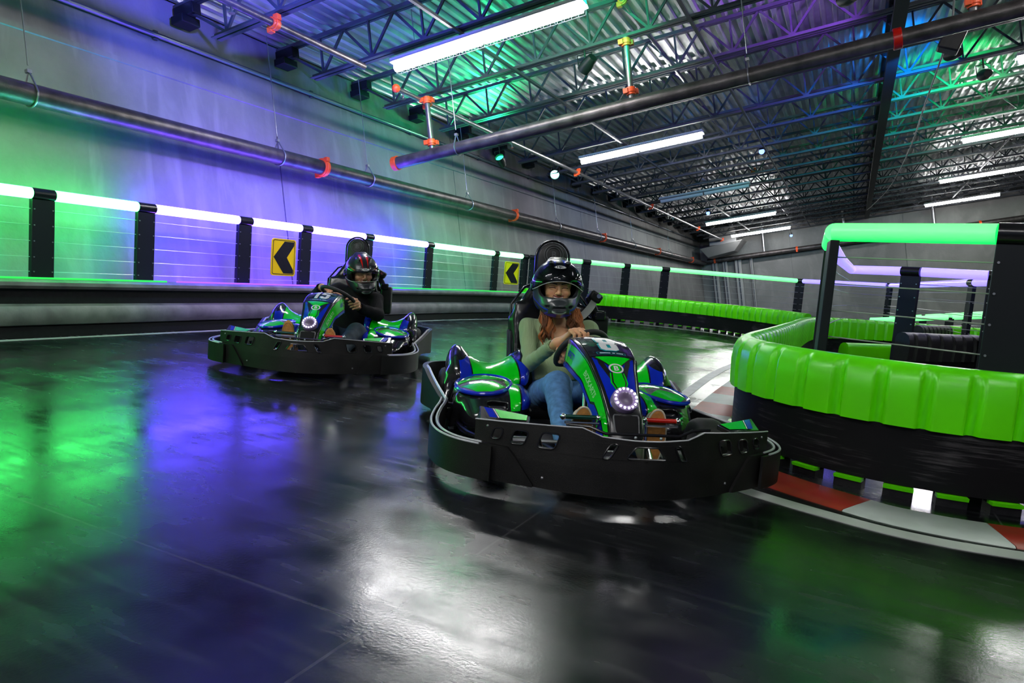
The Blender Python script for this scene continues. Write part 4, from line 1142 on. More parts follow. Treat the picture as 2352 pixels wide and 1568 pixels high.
def kart_nose(root, number):
    U = np.linspace(-1, 1, 57); Vv = np.linspace(0, 1, 60); nu = len(U)
    mb = MB(); vs_ = [NS(u, v) for v in Vv for u in U]; mb.add(vs_, [(j * nu + i, j * nu + i + 1, (j + 1) * nu + i + 1, (j + 1) * nu + i) for j in range(59) for i in range(nu - 1)])
    no = mb.build('nose_fairing', M_BLACKG, root, solid=0.006, sharp=60)
    def dc(name, loops_list, m, off=0.0012, ml=0.028):
        d_ = MB()
        for L in loops_list: decal(d_, L, NS, ml, 0, off)
        return d_.build(name, m, no, fixn=False, sharp=80)
    mir = lambda P: [(-u, v) for u, v in P][::-1]
    # blue front face
    blue = [(-0.37, 0.24), (-0.20, 0.30), (0.20, 0.30), (0.37, 0.24), (0.40, 0.45), (0.41, 0.655), (-0.41, 0.655), (-0.40, 0.45)]
    dc('blue_panel', [[blue]], M_BLUE)
    # black wells either side of the badge
    dc('side_vent', [[[(0.12, 0.50), (0.20, 0.47), (0.33, 0.60), (0.33, 0.635), (0.22, 0.60)]], [mir([(0.12, 0.50), (0.20, 0.47), (0.33, 0.60), (0.33, 0.635), (0.22, 0.60)])]], M_BLACK, 0.0020)
    g = [(-0.07, 0.375), (0.07, 0.375), (0.14, 0.44), (0.10, 0.52), (0.10, 0.575), (0.35, 0.652), (-0.35, 0.652), (-0.10, 0.575), (-0.10, 0.52), (-0.14, 0.44)]
    gb = [(u * 1.12 + (0.02 if u > 0 else -0.02), v) for u, v in g]
    dc('green_edge_line', [[[(u * 1.28 + (0.035 if u > 0 else -0.035), v) for u, v in g[:4] + g[-2:]]]], M_GREEN, 0.0022)
    dc('black_outline', [[gb]], M_BLACK, 0.0030)
    dc('green_panel', [[g]], M_GREEN, 0.0042)
    # round badge
    bd = MB(); decal(bd, [circle2(0, 0.553, 0.165, 0.040, 28), circle2(0, 0.553, 0.125, 0.030, 28)[::-1]], NS, 0.03, 0, 0.0052)
    text_on(bd, 'B', NS, lambda x, y: (x * 0.20, 0.553 + y * 0.052), 0.03, 0, 0.0054, 0.03); bd.build('round_badge', M_WHITE, no, fixn=False)
    # number plate
    dc('number_plate', [[[(-0.44, 0.660), (0.44, 0.660), (0.43, 0.90), (0.33, 0.945), (-0.33, 0.945), (-0.43, 0.90)]]], M_HAZE, 0.0022)
    dc('plate_line', [[[(-0.28, 0.674), (0.28, 0.674), (0.28, 0.694), (-0.28, 0.694)], [(-0.27, 0.677), (-0.27, 0.691), (0.27, 0.691), (0.27, 0.677)]]], M_TEAL, 0.0034)
    tx = MB(); [decal(tx, [[(a, 0.681), (b, 0.681), (b, 0.687), (a, 0.687)]], NS, 0.05, 0, 0.004) for a, b in ((-0.22, -0.02), (0.02, 0.07), (0.10, 0.23))]
    def digit(ch, cx, wd, v0, v1):
        X = lambda a: cx + wd * (a - 0.5); Y = lambda b: v0 + (v1 - v0) * b
        sk = 0.0
        P = lambda L: [(X(a) + sk * (b - 0.5), Y(b)) for a, b in L]
        if ch == '8': return [P([(0.22, 0), (0.78, 0), (1, 0.10), (1, 0.42), (0.90, 0.5), (1.0, 0.58), (1.0, 0.90), (0.78, 1), (0.22, 1), (0.0, 0.90), (0.0, 0.58), (0.10, 0.5), (0, 0.42), (0, 0.10)]), P([(0.40, 0.17), (0.40, 0.40), (0.60, 0.40), (0.60, 0.17)]), P([(0.40, 0.62), (0.40, 0.83), (0.60, 0.83), (0.60, 0.62)])]
        if ch == '1': return [P([(0.30, 0), (0.78, 0), (0.78, 1), (0.40, 1), (0.05, 0.84), (0.05, 0.68), (0.30, 0.75)])]
        if ch == '5': return [P([(0.0, 0.16), (0.20, 0), (0.80, 0), (1, 0.14), (1, 0.55), (0.82, 0.68), (0.36, 0.68), (0.36, 0.80), (0.96, 0.80), (0.96, 1), (0.04, 1), (0.04, 0.50), (0.62, 0.50), (0.62, 0.19), (0.36, 0.19), (0.36, 0.27), (0.0, 0.27)])]
    spec = [('8', 0.02, 0.34)] if number == '8' else [('1', -0.14, 0.20), ('5', 0.11, 0.27)]
    nb = MB(); ob = MB()
    for ch, cx, wd in spec:
        L = digit(ch, cx, wd, 0.708, 0.868); decal(nb, L, NS, 0.028, 0, 0.0056)
        L2 = digit(ch, cx - 0.012, wd * 1.09, 0.702, 0.876); decal(ob, L2[:1] if ch == '8' else L2, NS, 0.028, 0, 0.0042)
    ob.build('number_outline', M_TEAL, no, fixn=False); nb.build('number', M_WHITE, no, fixn=False); tx.build('plate_marks', M_WHITE, no, fixn=False)
    # green side stripes with blue lower edge and lettering
    gs_ = [(0.60, 0.03), (0.74, 0.03), (0.76, 0.16), (0.78, 0.30), (0.80, 0.365), (0.90, 0.40), (0.90, 0.55), (0.90, 0.70), (0.90, 0.985), (0.64, 0.985), (0.60, 0.80), (0.58, 0.60), (0.58, 0.35)]
    bs_ = [(0.765, 0.03), (0.97, 0.03), (0.99, 0.36), (0.99, 0.70), (0.99, 0.985), (0.925, 0.985), (0.925, 0.70), (0.925, 0.55), (0.925, 0.385), (0.825, 0.345), (0.80, 0.28), (0.785, 0.16)]
    for q_ in (gs_, mir(gs_)): dc('green_side_stripe', [[q_]], M_GREEN, 0.0016, 0.04)
    for q_ in (bs_, mir(bs_)): dc('blue_side_stripe', [[q_]], M_BLUE, 0.0016, 0.04)
    lt = MB()
    text_on(lt, 'BIZKARTS', NS, lambda x, y: (-0.745 + y * 0.16, 0.50 - x * 0.0475), 0.05, 0, 0.003, 0.03)
    lt.build('side_lettering', mat('pale_green_lettering', lin(150, 235, 150), 0.3), no, fixn=False); lt = MB()
    text_on(lt, 'BIZKARTS', NS, lambda x, y: (0.745 - y * 0.16, 0.50 + x * 0.0475), 0.05, 0, 0.003, 0.03)
    lt.build('side_lettering', mat('pale_green_lettering', lin(150, 235, 150), 0.3), no, fixn=False)
    an = MB()
    text_on(an, 'ANDRETTI', NS, lambda x, y: (-0.76 + y * 0.14, 0.84 - x * 0.026), 0.05, 0, 0.003, 0.02)
    text_on(an, 'ANDRETTI', NS, lambda x, y: (0.76 - y * 0.14, 0.84 + x * 0.026), 0.05, 0, 0.003, 0.02)
    for s in (-1, 1): decal(an, [[(s * 0.68, 0.955), (s * 0.90, 0.935), (s * 0.90, 0.95), (s * 0.80, 0.955), (s * 0.90, 0.965), (s * 0.90, 0.98)][::s]], NS, 0.05, 0, 0.003)
    an.build('maker_mark', M_BLUE, no, fixn=False)
    # lower square opening and lamp
    dc('lower_opening', [[rrect(0, 0.11, 0.66, 0.115, 0.03, 2)]], mat('opening_black', (0.002, 0.002, 0.003), 0.9), 0.0015)
    fr = MB(); L = rrect(0, 0.11, 0.72, 0.135, 0.03, 3); fr.tube([NS(u, v) + Vector((0.002, 0, 0)) for u, v in L], 0.0035, 6, closed=True); fr.build('opening_frame', mat('grey_trim', (0.12, 0.12, 0.13), 0.35), no)
    for s in (-1, 1):
        st = MB(); st.tube([NS(s * 0.52, v) for v in np.linspace(0.02, 0.66, 24)], 0.004, 6); st.build('edge_trim', M_BLACKG, no)
    c = NS(0, 0.285); t = (NS(0, 0.33) - NS(0, 0.24)).normalized(); n = Vector((t.z, 0, -t.x)); n = (n + Vector((0.25, 0, 0))).normalized()
    hl = MB(); hl.lathe([(0.0, 0.028), (0.036, 0.030), (0.044, 0.036), (0.055, 0.030), (0.058, 0.015), (0.056, -0.02)], c, n, 36); lm = hl.build('headlamp', M_LENS, no)
    u_ = n.orthogonal().normalized(); v_ = n.cross(u_); ld = MB()
    for i in range(16):
        a = 2 * PI * i / 16; ld.sphere(c + n * 0.034 + (u_ * math.cos(a) + v_ * math.sin(a)) * 0.045, 0.0050, 10, 6)
    ld.build('led_ring', M_LEDW, lm)
    dm = MB(); dm.lathe([(0, 0.034), (0.026, 0.033), (0.034, 0.029)], c, n, 24); dm.build('lamp_centre', mat('lamp_centre', (0.10, 0.07, 0.13), 0.3), lm)

_GR, _BL, _BK = lin(0, 215, 20), lin(10, 40, 190), (0.008, 0.008, 0.010)
def _podq(x, y, z): return y - 0.305 - 0.20 * (x + 0.15) * (x + 0.15)
M_PODPAT = pattern_mat('pod_pattern', _BK, [
    (_BL, lambda x, y, z: (y < 0.375) & (z > 0.19) & (_podq(x, y, z) < 0.006)),
    (_GR, lambda x, y, z: (y < 0.375) & (z > 0.185) & (_podq(x, y, z) > 0.014))], 0.16, 0.6)
def _cowa(x, y, z): return abs(y - 0.405 + 0.15 * (x + 0.58))
def _cowup(x, y, z): return (z + 0.30 * (x + 0.575)) > (0.262 + 0.06 * abs(y - 0.4))
M_COWLPAT = pattern_mat('cowl_pattern', _BK, [
    (_BL, lambda x, y, z: _cowup(x, y, z) & (_cowa(x, y, z) < 0.205) & (_cowa(x, y, z) > 0.136) & ((z + 0.25 * (x + 0.575)) < 0.374)),
    (_GR, lambda x, y, z: _cowup(x, y, z) & (_cowa(x, y, z) < 0.128))], 0.16, 0.6)
def kart_pods(root):
    for sg in (-1, 1):
        # side pod: bulb with glossy cap, reaching inward to the seat
        f = Field((-0.52, 0.16, 0.02), (0.18, 0.74, 0.40), 0.0065)
        f.ell((-0.19, 0.475, 0.165), (0.205, 0.165, 0.122)); f.ell((-0.02, 0.45, 0.12), (0.15, 0.15, 0.105), 0.06)
        f.ell((-0.34, 0.47, 0.17), (0.12, 0.14, 0.12), 0.05); f.ell((-0.15, 0.33, 0.21), (0.20, 0.085, 0.075), 0.05)
        f.cap((-0.13, 0.60, 0.20), (-0.11, 0.635, 0.06), 0.030, 0.026, 0.03); f.cap((-0.33, 0.60, 0.21), (-0.34, 0.635, 0.06), 0.026, 0.024, 0.03)
        f.box((0.045, 0.44, 0.205), (0.05, 0.10, 0.055), 0.015, 0.0, Matrix.Rotation(0.6, 3, 'Y'), 's')
        xf = Matrix.Diagonal((1, sg, 1, 1))
        o = f.mesh('side_pod', M_PODPAT, root, None, 2, xf)
        if sg < 0: o.data.flip_normals()
        # cap: shallow dome with rim and graphics
        cc = Vector((-0.19, 0.485 * sg, 0.268)); ax = Vector((0.10, 0.10 * sg, 1)).normalized()
        u = Vector((1, 0, -0.1)).normalized(); v = ax.cross(u) * (1)
        def CS(a, b): 
            r2 = a * a + b * b; return cc + u * (a * 0.178) + v * (b * 0.142) + ax * (0.030 * (1 - r2))
        m = MB(); R_ = [0.001, 0.3, 0.55, 0.75, 0.9, 1.0]; n = 40
        m.add([CS(r * math.cos(2 * PI * j / n), r * math.sin(2 * PI * j / n)) for r in R_ for j in range(n)], [(i * n + j, i * n + (j + 1) % n, (i + 1) * n + (j + 1) % n, (i + 1) * n + j) for i in range(5) for j in range(n)])
        cp = m.build('pod_cap', M_CLEAR, o, fixn=False)
        m = MB(); m.tube([CS(math.cos(2 * PI * j / n), math.sin(2 * PI * j / n)) for j in range(n)], 0.011, 8, closed=True); m.build('cap_rim', M_BLUE, cp)
        g = MB(); off = 0.0015
        for L in ([(-0.85, -0.35), (-0.45, -0.75), (-0.5, 0.2), (-0.75, 0.5), (-0.92, 0.15)], [(-0.25, -0.9), (0.02, -0.95), (0.05, 0.65), (-0.15, 0.75), (-0.25, 0.4)], [(0.30, -0.85), (0.85, -0.35), (0.9, 0.2), (0.55, 0.72), (0.22, 0.3), (0.36, -0.3)], [(-0.6, 0.70), (0.5, 0.78), (0.2, 0.93), (-0.3, 0.93)]):
            if sg * 1 > 0: L = [(a, -b) for a, b in L][::-1]
            decal(g, [L], CS, 0.15, 0, off)
        g.build('cap_graphic', M_GREEN, cp, fixn=False)
        # rear saddle cowl: two humps with a valley
        f = Field((-0.86, 0.16, 0.10), (-0.28, 0.74, 0.52), 0.0065)
        for i in range(11):
            t = i / 10; y = 0.225 + (0.590 - 0.225) * t; h_ = abs(2 * t - 1) ** 1.8; z = 0.300 + 0.062 * h_
            f.ell((-0.575, y, z - 0.045), (0.165 - 0.02 * (1 - h_), 0.045, 0.062 + 0.012 * h_), 0.022, Matrix.Rotation(0.20 + 0.25 * h_, 3, 'Y'))
        f.ell((-0.60, 0.595, 0.285), (0.175, 0.062, 0.105), 0.035, Matrix.Rotation(0.35, 3, 'Y')); f.cap((-0.50, 0.625, 0.25), (-0.45, 0.655, 0.13), 0.040, 0.036, 0.04); f.ell((-0.60, 0.44, 0.22), (0.15, 0.14, 0.06), 0.04)
        o = f.mesh('rear_cowl', M_COWLPAT, root, None, 2, xf)
        if sg < 0: o.data.flip_normals()
        # front fender fin with stripes
        a, b, c, d = Vector((0.645, 0.60 * sg, 0.270)), Vector((0.575, 0.595 * sg, 0.306)), Vector((0.655, 0.40 * sg, 0.288)), Vector((0.735, 0.42 * sg, 0.280))
        m = MB(); m.add([a, b, c, d, a + Vector((0, 0, -0.02)), b + Vector((0, 0, -0.02)), c + Vector((0, 0, -0.02)), d + Vector((0, 0, -0.02))], [(0, 1, 2, 3), (7, 6, 5, 4), (0, 4, 5, 1), (1, 5, 6, 2), (2, 6, 7, 3), (3, 7, 4, 0)])
        fn = m.build('front_fender', M_BLACKG, root, bevel=0.003)
        def FS(u_, v_): return a.lerp(b, v_).lerp(d.lerp(c, v_), u_)
        for nm, mt, L in (('green_stripe', M_GREEN, [(0.42, 0.1), (0.95, 0.15), (0.95, 0.9), (0.30, 0.9)]), ('blue_stripe', M_BLUE, [(0.20, 0.1), (0.36, 0.1), (0.24, 0.9), (0.08, 0.9)]), ('white_line', M_WHITE, [(0.38, 0.1), (0.405, 0.1), (0.285, 0.9), (0.26, 0.9)])):
            g = MB()
            e_ = MB(); e_.add([FS(*p) + Vector((0, 0, 0.0035)) for p in L], [(0, 1, 2, 3)]); e_.build(nm, mt, fn)

def wheel(root, x, y, r, wd, name):
    sg = 1 if y > 0 else -1; m = MB()
    pr = [(r * 0.56, -wd / 2), (r * 0.80, -wd / 2 - 0.004), (r * 0.94, -wd / 2 + 0.008), (r, -wd / 2 + 0.03), (r, wd / 2 - 0.03), (r * 0.94, wd / 2 - 0.008), (r * 0.80, wd / 2 + 0.004), (r * 0.56, wd / 2)]
    m.lathe(pr, (x, y, r), (0, 1, 0), 40); t = m.build(name, M_RUB, root, sharp=50)
    m = MB(); m.lathe([(r * 0.56, -wd / 2 + 0.002), (r * 0.50, -wd / 2 + 0.02), (r * 0.46, -wd * 0.2), (r * 0.2, -wd * 0.1), (r * 0.18, -wd * 0.3), (0.0, -wd * 0.3)], (x, y, r), (0, 1, 0), 28)
    m.lathe([(r * 0.56, wd / 2 - 0.002), (r * 0.50, wd / 2 - 0.02), (r * 0.46, wd * 0.2), (r * 0.2, wd * 0.1), (r * 0.18, wd * 0.3), (0.0, wd * 0.3)], (x, y, r), (0, 1, 0), 28)
    rm = m.build('rim', M_STEEL, t)
    m = MB()
    for i in range(4):
        a = PI / 2 * i + 0.4
        for s in (-1, 1): m.cyl((x + math.cos(a) * r * 0.32, y + s * wd * 0.12, r + math.sin(a) * r * 0.32), (x + math.cos(a) * r * 0.32, y + s * wd * 0.17, r + math.sin(a) * r * 0.32), 0.006, 6)
    m.build('wheel_nut', M_CHROME, rm)

def kart_chassis(root):
    m = MB()
    for s in (-1, 1):
        m.tube(spline([(0.70, s * 0.13, 0.09), (0.45, s * 0.22, 0.085), (0.1, s * 0.28, 0.08), (-0.4, s * 0.30, 0.08), (-0.95, s * 0.26, 0.12)], 5), 0.016, 10)
        m.tube(spline([(0.30, s * 0.28, 0.085), (0.20, s * 0.55, 0.085), (-0.1, s * 0.62, 0.09), (-0.35, s * 0.56, 0.09), (-0.40, s * 0.30, 0.08)], 4), 0.013, 8)
        m.tube([(0.55, s * 0.2, 0.09), (0.74, s * 0.35, 0.13), (0.74, s * 0.38, 0.22)], 0.012, 8)
    for x in (0.68, 0.30, -0.4, -0.9): m.cyl((x, -0.28, 0.085), (x, 0.28, 0.085), 0.014, 10)
    m.build('chassis_frame', M_BLACKG, root)
    m = MB(); m.box((0.25, 0, 0.062), (0.92, 0.50, 0.008)); m.box((-0.25, 0, 0.062), (0.2, 0.66, 0.008)); m.build('floor_tray', mat('tray_metal', (0.10, 0.10, 0.11), 0.4, 0.6), root)
    for s in (-1, 1):
        m = MB(); m.box((-0.19, s * 0.45, 0.075), (0.42, 0.28, 0.03)); m.build('battery_tray', M_BLACK, root, bevel=0.01)
    m = MB(); m.cyl((-0.66, -0.56, 0.14), (-0.66, 0.56, 0.14), 0.02, 14); m.build('rear_axle', M_STEEL, root)
    m = MB(); m.cyl((0.36, -0.50, 0.12), (0.36, -0.30, 0.12), 0.014, 10); m.cyl((0.36, 0.30, 0.12), (0.36, 0.50, 0.12), 0.014, 10); m.cyl((0.42, -0.42, 0.13), (0.42, 0.42, 0.13), 0.008, 8); m.build('front_axle', M_STEEL, root)
    for s in (-1, 1):
        wheel(root, 0.355, s * 0.50, 0.126, 0.125, 'front_wheel'); wheel(root, -0.66, s * 0.585, 0.14, 0.19, 'rear_wheel')
    m = MB(); m.box((-0.95, 0.18, 0.20), (0.20, 0.26, 0.20)); m.build('motor_box', M_BLACK, root, bevel=0.02)
    # steering: column tube, hoop, wheel
    m = MB(); m.cyl((0.42, 0.0, 0.13), (-0.13, 0.01, 0.50), 0.012, 12); m.build('steering_column', M_CHROME, root)
    for s in (-1, 1):
        m = MB(); m.tube([(0.60, s * 0.155, 0.085), (0.50, s * 0.13, 0.24), (0.33, s * 0.09, 0.42)], 0.012, 12); m.build('support_tube', M_CHROME, root)
    # pedals: brake (driver's left) red, throttle (driver's right) dark green
    for s, mm, nm in ((1, M_RED, 'brake_pedal'), (-1, mat('dark_green_anodised', (0.0, 0.045, 0.03), 0.3, 0.5), 'throttle_pedal')):
        m = MB(); m.cyl((0.60, s * 0.105, 0.282), (0.60, s * 0.245, 0.282), 0.010, 12)
        pd = m.build(nm, mm, root)
        m = MB(); m.cyl((0.605, s * 0.11, 0.28), (0.63, s * 0.11, 0.07), 0.006, 8); m.cyl((0.615, s * 0.10, 0.262), (0.615, s * 0.245, 0.262), 0.006, 10)
        for q in (0.10, 0.25): m.sphere((0.60, s * q, 0.282), 0.014, 10, 8)
        m.build('pedal_bar', M_CHROME, pd)

def kart_seat(root):
    # moulded shell and tall tapering back with round-topped head pad
    f = Field((-1.10, -0.34, 0.04), (-0.22, 0.42, 1.12), 0.009)
    Rb = Matrix.Rotation(0.26, 3, 'Y')
    f.box((-0.60, 0, 0.10), (0.55, 0.46, 0.08), 0.035)
    f.box((-0.85, 0, 0.36), (0.05, 0.47, 0.66), 0.022, 0.05, Matrix.Rotation(-0.22, 3, 'Y'))
    f.cap((-0.90, -0.20, 0.28), (-0.93, -0.225, 0.56), 0.045, 0.04, 0.03); f.cap((-0.90, 0.20, 0.28), (-0.93, 0.245, 0.56), 0.045, 0.05, 0.03)
    f.cap((-0.80, -0.225, 0.24), (-0.45, -0.225, 0.17), 0.04, 0.035, 0.05); f.cap((-0.80, 0.225, 0.24), (-0.45, 0.225, 0.17), 0.04, 0.035, 0.05)
    f.cap((-0.935, -0.19, 0.60), (-0.985, -0.06, 0.82), 0.05, 0.04, 0.03); f.cap((-0.935, 0.19, 0.60), (-0.985, 0.06, 0.82), 0.05, 0.04, 0.03); f.cap((-0.94, 0, 0.55), (-0.99, 0, 0.85), 0.09, 0.06, 0.04, sq=(0.5, 1.3, 1))
    st = f.mesh('seat_shell', M_BLACKG, root, None, 2)
    f = Field((-1.08, -0.16, 0.74), (-0.90, 0.16, 1.10), 0.006)
    f.cap((-1.0, 0, 0.82), (-1.0, 0, 0.965), 0.098, 0.098, 0, sq=(0.32, 1, 1))
    hp = f.mesh('head_pad', mat('seat_pad_vinyl', (0.018, 0.018, 0.02), 0.5, bump=0.2, bscale=200), root, None, 2)
    m = MB(); m.ring((-0.968, 0, 0.985), (1, 0, 0.03), 0.060, 0.003, 36, 6); m.ring((-0.967, 0, 0.985), (1, 0, 0.03), 0.046, 0.003, 36, 6)
    HS = lambda u, v: Vector((-0.9655, u, 0.985 + v))
    text_on(m, 'B', HS, lambda x, y: (x * 0.055, y * 0.055), 0.05, 0, 0.001, 0.03); m.build('pad_badge', mat('embossed_grey', (0.09, 0.09, 0.10), 0.4), hp, fixn=False)
    m = MB(); hs = [(-0.99, -0.105 , 0.80)] + [(-0.995, 0.107 * math.cos(a), 0.965 + 0.107 * math.sin(a)) for a in np.linspace(PI, 0, 14)] + [(-0.99, 0.105, 0.80)]
    m.tube([(-0.93, -0.255, 0.42), (-0.94, -0.25, 0.66), (-0.97, -0.17, 0.77)] + hs + [(-0.97, 0.17, 0.77), (-0.94, 0.25, 0.66), (-0.93, 0.27, 0.42)], 0.008, 8); m.build('edge_bead', M_BLACKG, st)
    for s, x in ((-1, -0.62), (-1, -0.70), (1, -0.62)):
        m = MB(); m.cyl((x, s * 0.27, 0.09), (x - 0.20, s * 0.262, 0.50), 0.009, 8); m.build('seat_stay', mat('glossy_dark_tube', (0.05, 0.05, 0.07), 0.12, 0.6), root)
    # belt reel box and guide on the driver's left
    m = MB(); m.box((-0.90, 0.315, 0.50), (0.09, 0.10, 0.26)); m.build('belt_reel', M_BLACK, root, bevel=0.015)
    m = MB(); m.bar((-0.90, 0.30, 0.60), (-0.885, 0.225, 0.745), 0.05, 0.05); m.box((-0.87, 0.262, 0.745), (0.075, 0.085, 0.06), R=Matrix.Rotation(-0.5, 3, 'X')); gd = m.build('belt_guide', M_BLACK, root, bevel=0.014)
    m = MB(); m.cyl((-0.832, 0.275, 0.752), (-0.822, 0.275, 0.752), 0.014, 16); m.build('bolt', M_CHROME, gd)
    m = MB(); m.box((-0.86, 0.30, 0.63), (0.05, 0.07, 0.06)); m.build('buckle', M_BLACKG, gd, bevel=0.01)

def steering_wheel(root, c, n, r=0.145):
    """c centre, n wheel normal towards the driver"""
    n = Vector(n).normalized(); u = n.cross(Vector((0, 0, 1))).normalized(); v = n.cross(u)
    if v.z < 0: v = -v
    c = Vector(c); P = []
    for i in range(44):
        a = 2 * PI * i / 44; y, z = r * math.cos(a), r * math.sin(a)
        if z < -0.62 * r: z = -0.62 * r - 0.12 * (z + 0.62 * r) * -1
        P.append(c + u * y + v * z)
    m = MB(); m.tube(P, 0.0155, 12, closed=True); w_ = m.build('steering_wheel', mat('wheel_grip_suede', (0.012, 0.012, 0.013), 0.65), root)
    m = MB()
    for a in (0.15, PI - 0.15, -PI / 2): m.bar(c - n * 0.02, c + (u * math.cos(a) + v * math.sin(a)) * r * (0.96 if a > 0 else 0.68), 0.03, 0.005, up=n)
    m.build('spoke', M_STEEL, w_)
    m = MB(); m.cyl(c - n * 0.035, c + n * 0.004, 0.03, 20); m.build('hub', M_BLACKG, w_)
    return P, u, v

def make_kart(x, y, yaw, number, lab, wc, wn):
    k = thing('go_kart', lab, 'go-kart', (x, y, 0), yaw)
    kart_bumper(k); kart_nose(k, number); kart_pods(k); kart_chassis(k); kart_seat(k)
    P = steering_wheel(k, wc, wn)[0]
    return k, P
K1 = (-1.158, 3.283, math.radians(-54.65)); K2 = (-3.839, 4.491, math.radians(-62.5))
kart1, W1P = make_kart(*K1, '8', 'green, blue and black electric go-kart number 8, nearest the camera with the lit round lamp', (-0.180, 0.018, 0.470), (-0.74, -0.30, 0.62))
kart2, W2P = make_kart(*K2, '15', 'green, blue and black electric go-kart number 15 following behind on the left', (-0.195, 0.015, 0.548), (-0.36, 0.30, 0.88))

# ================================================================ drivers (built in the kart frame)
def skin(name, c, r=0.5): return mat(name, c, r, noise=0.08, nscale=30, sss=0.08)
M_SKIN1 = skin('warm_skin', lin(214, 160, 118)); M_SKIN2 = skin('fair_skin', lin(212, 158, 118))
M_LIP = mat('lip_colour', lin(176, 92, 82), 0.4); M_BROW = mat('dark_brow', lin(52, 32, 24), 0.8); M_TEETH = mat('teeth', lin(225, 215, 200), 0.3)
M_SAGE = None
def knit(name, col, sc_=420, st=0.5):
    m = bpy.data.materials.new(name); m.use_nodes = True; nt = m.node_tree; b = nt.nodes['Principled BSDF']; L = nt.links.new
    tc = nt.nodes.new('ShaderNodeTexCoord'); wv = nt.nodes.new('ShaderNodeTexWave'); wv.inputs['Scale'].default_value = sc_ / 6.0; wv.inputs['Distortion'].default_value = 1.0; wv.bands_direction = 'DIAGONAL'; L(tc.outputs['Object'], wv.inputs[0])
    n = nt.nodes.new('ShaderNodeTexNoise'); n.inputs['Scale'].default_value = 9; n.inputs['Detail'].default_value = 5; L(tc.outputs['Object'], n.inputs[0])
    mx = nt.nodes.new('ShaderNodeMix'); mx.data_type = 'RGBA'; mx.inputs[6].default_value = (*[c * 0.8 for c in col], 1); mx.inputs[7].default_value = (*[c * 1.15 for c in col], 1); L(n.outputs['Fac'], mx.inputs[0]); L(mx.outputs[2], b.inputs['Base Color'])
    b.inputs['Roughness'].default_value = 0.9; b.inputs['Sheen Weight'].default_value = 0.2 if col[1] > 0.05 else 0.0; b.inputs['Specular IOR Level'].default_value = 0.2
    bp = nt.nodes.new('ShaderNodeBump'); bp.inputs['Strength'].default_value = st; bp.inputs['Distance'].default_value = 0.002; L(wv.outputs['Fac'], bp.inputs['Height']); L(bp.outputs[0], b.inputs['Normal'])
    return m
M_SAGE = knit('ribbed_sage_knit', lin(150, 170, 128)); M_BKNIT = knit('black_sweatshirt', (0.006, 0.006, 0.008), 300, 0.3)
M_DJEAN = mat('dark_denim', lin(22, 45, 55), 0.85, noise=0.3, nscale=30, bump=0.3, bscale=260)
M_SOLE = mat('tan_shoe_sole', lin(186, 128, 62), 0.75, noise=0.2, nscale=60, bump=0.2, bscale=300)
M_SHOE = mat('off_white_shoe', lin(200, 192, 176), 0.7)
M_HAIR1 = mat('auburn_hair', lin(172, 102, 52), 0.45); M_HAIR2 = mat('dark_auburn_hair', lin(112, 64, 34), 0.45)
M_HELM = mat('dark_helmet_shell', (0.020, 0.025, 0.030), 0.34, noise=0.4, nscale=14, coat=0.15)
M_HBLUE = mat('helmet_blue', lin(20, 50, 205), 0.22, coat=0.5); M_HRED = mat('helmet_red', lin(205, 20, 15), 0.25, coat=0.5)
M_HGREY = mat('helmet_silver', (0.45, 0.47, 0.5), 0.25, 0.5)
M_LINER = mat('helmet_liner', (0.015, 0.015, 0.02), 0.9)

def glassy(name, tint, opa, rough=0.05):
    m = bpy.data.materials.new(name); m.use_nodes = True; nt = m.node_tree; L = nt.links.new
    for n in list(nt.nodes):
        if n.type == 'BSDF_PRINCIPLED': nt.nodes.remove(n)
    out = [n for n in nt.nodes if n.type == 'OUTPUT_MATERIAL'][0]
    t = nt.nodes.new('ShaderNodeBsdfTransparent'); t.inputs[0].default_value = (*tint, 1)
    g = nt.nodes.new('ShaderNodeBsdfGlossy'); g.inputs['Roughness'].default_value = rough; g.inputs[0].default_value = (0.9, 0.9, 0.9, 1)
    f = nt.nodes.new('ShaderNodeFresnel'); f.inputs[0].default_value = 1.38
    ad = nt.nodes.new('ShaderNodeMath'); ad.operation = 'ADD'; ad.inputs[1].default_value = opa; L(f.outputs[0], ad.inputs[0])
    mx = nt.nodes.new('ShaderNodeMixShader'); L(ad.outputs[0], mx.inputs[0]); L(t.outputs[0], mx.inputs[1]); L(g.outputs[0], mx.inputs[2]); L(mx.outputs[0], out.inputs[0])
    return m
M_VIS1 = glassy('tinted_visor', (0.30, 0.33, 0.35), 0.0); M_VIS2 = glassy('clear_visor', (0.80, 0.82, 0.84), 0.0)

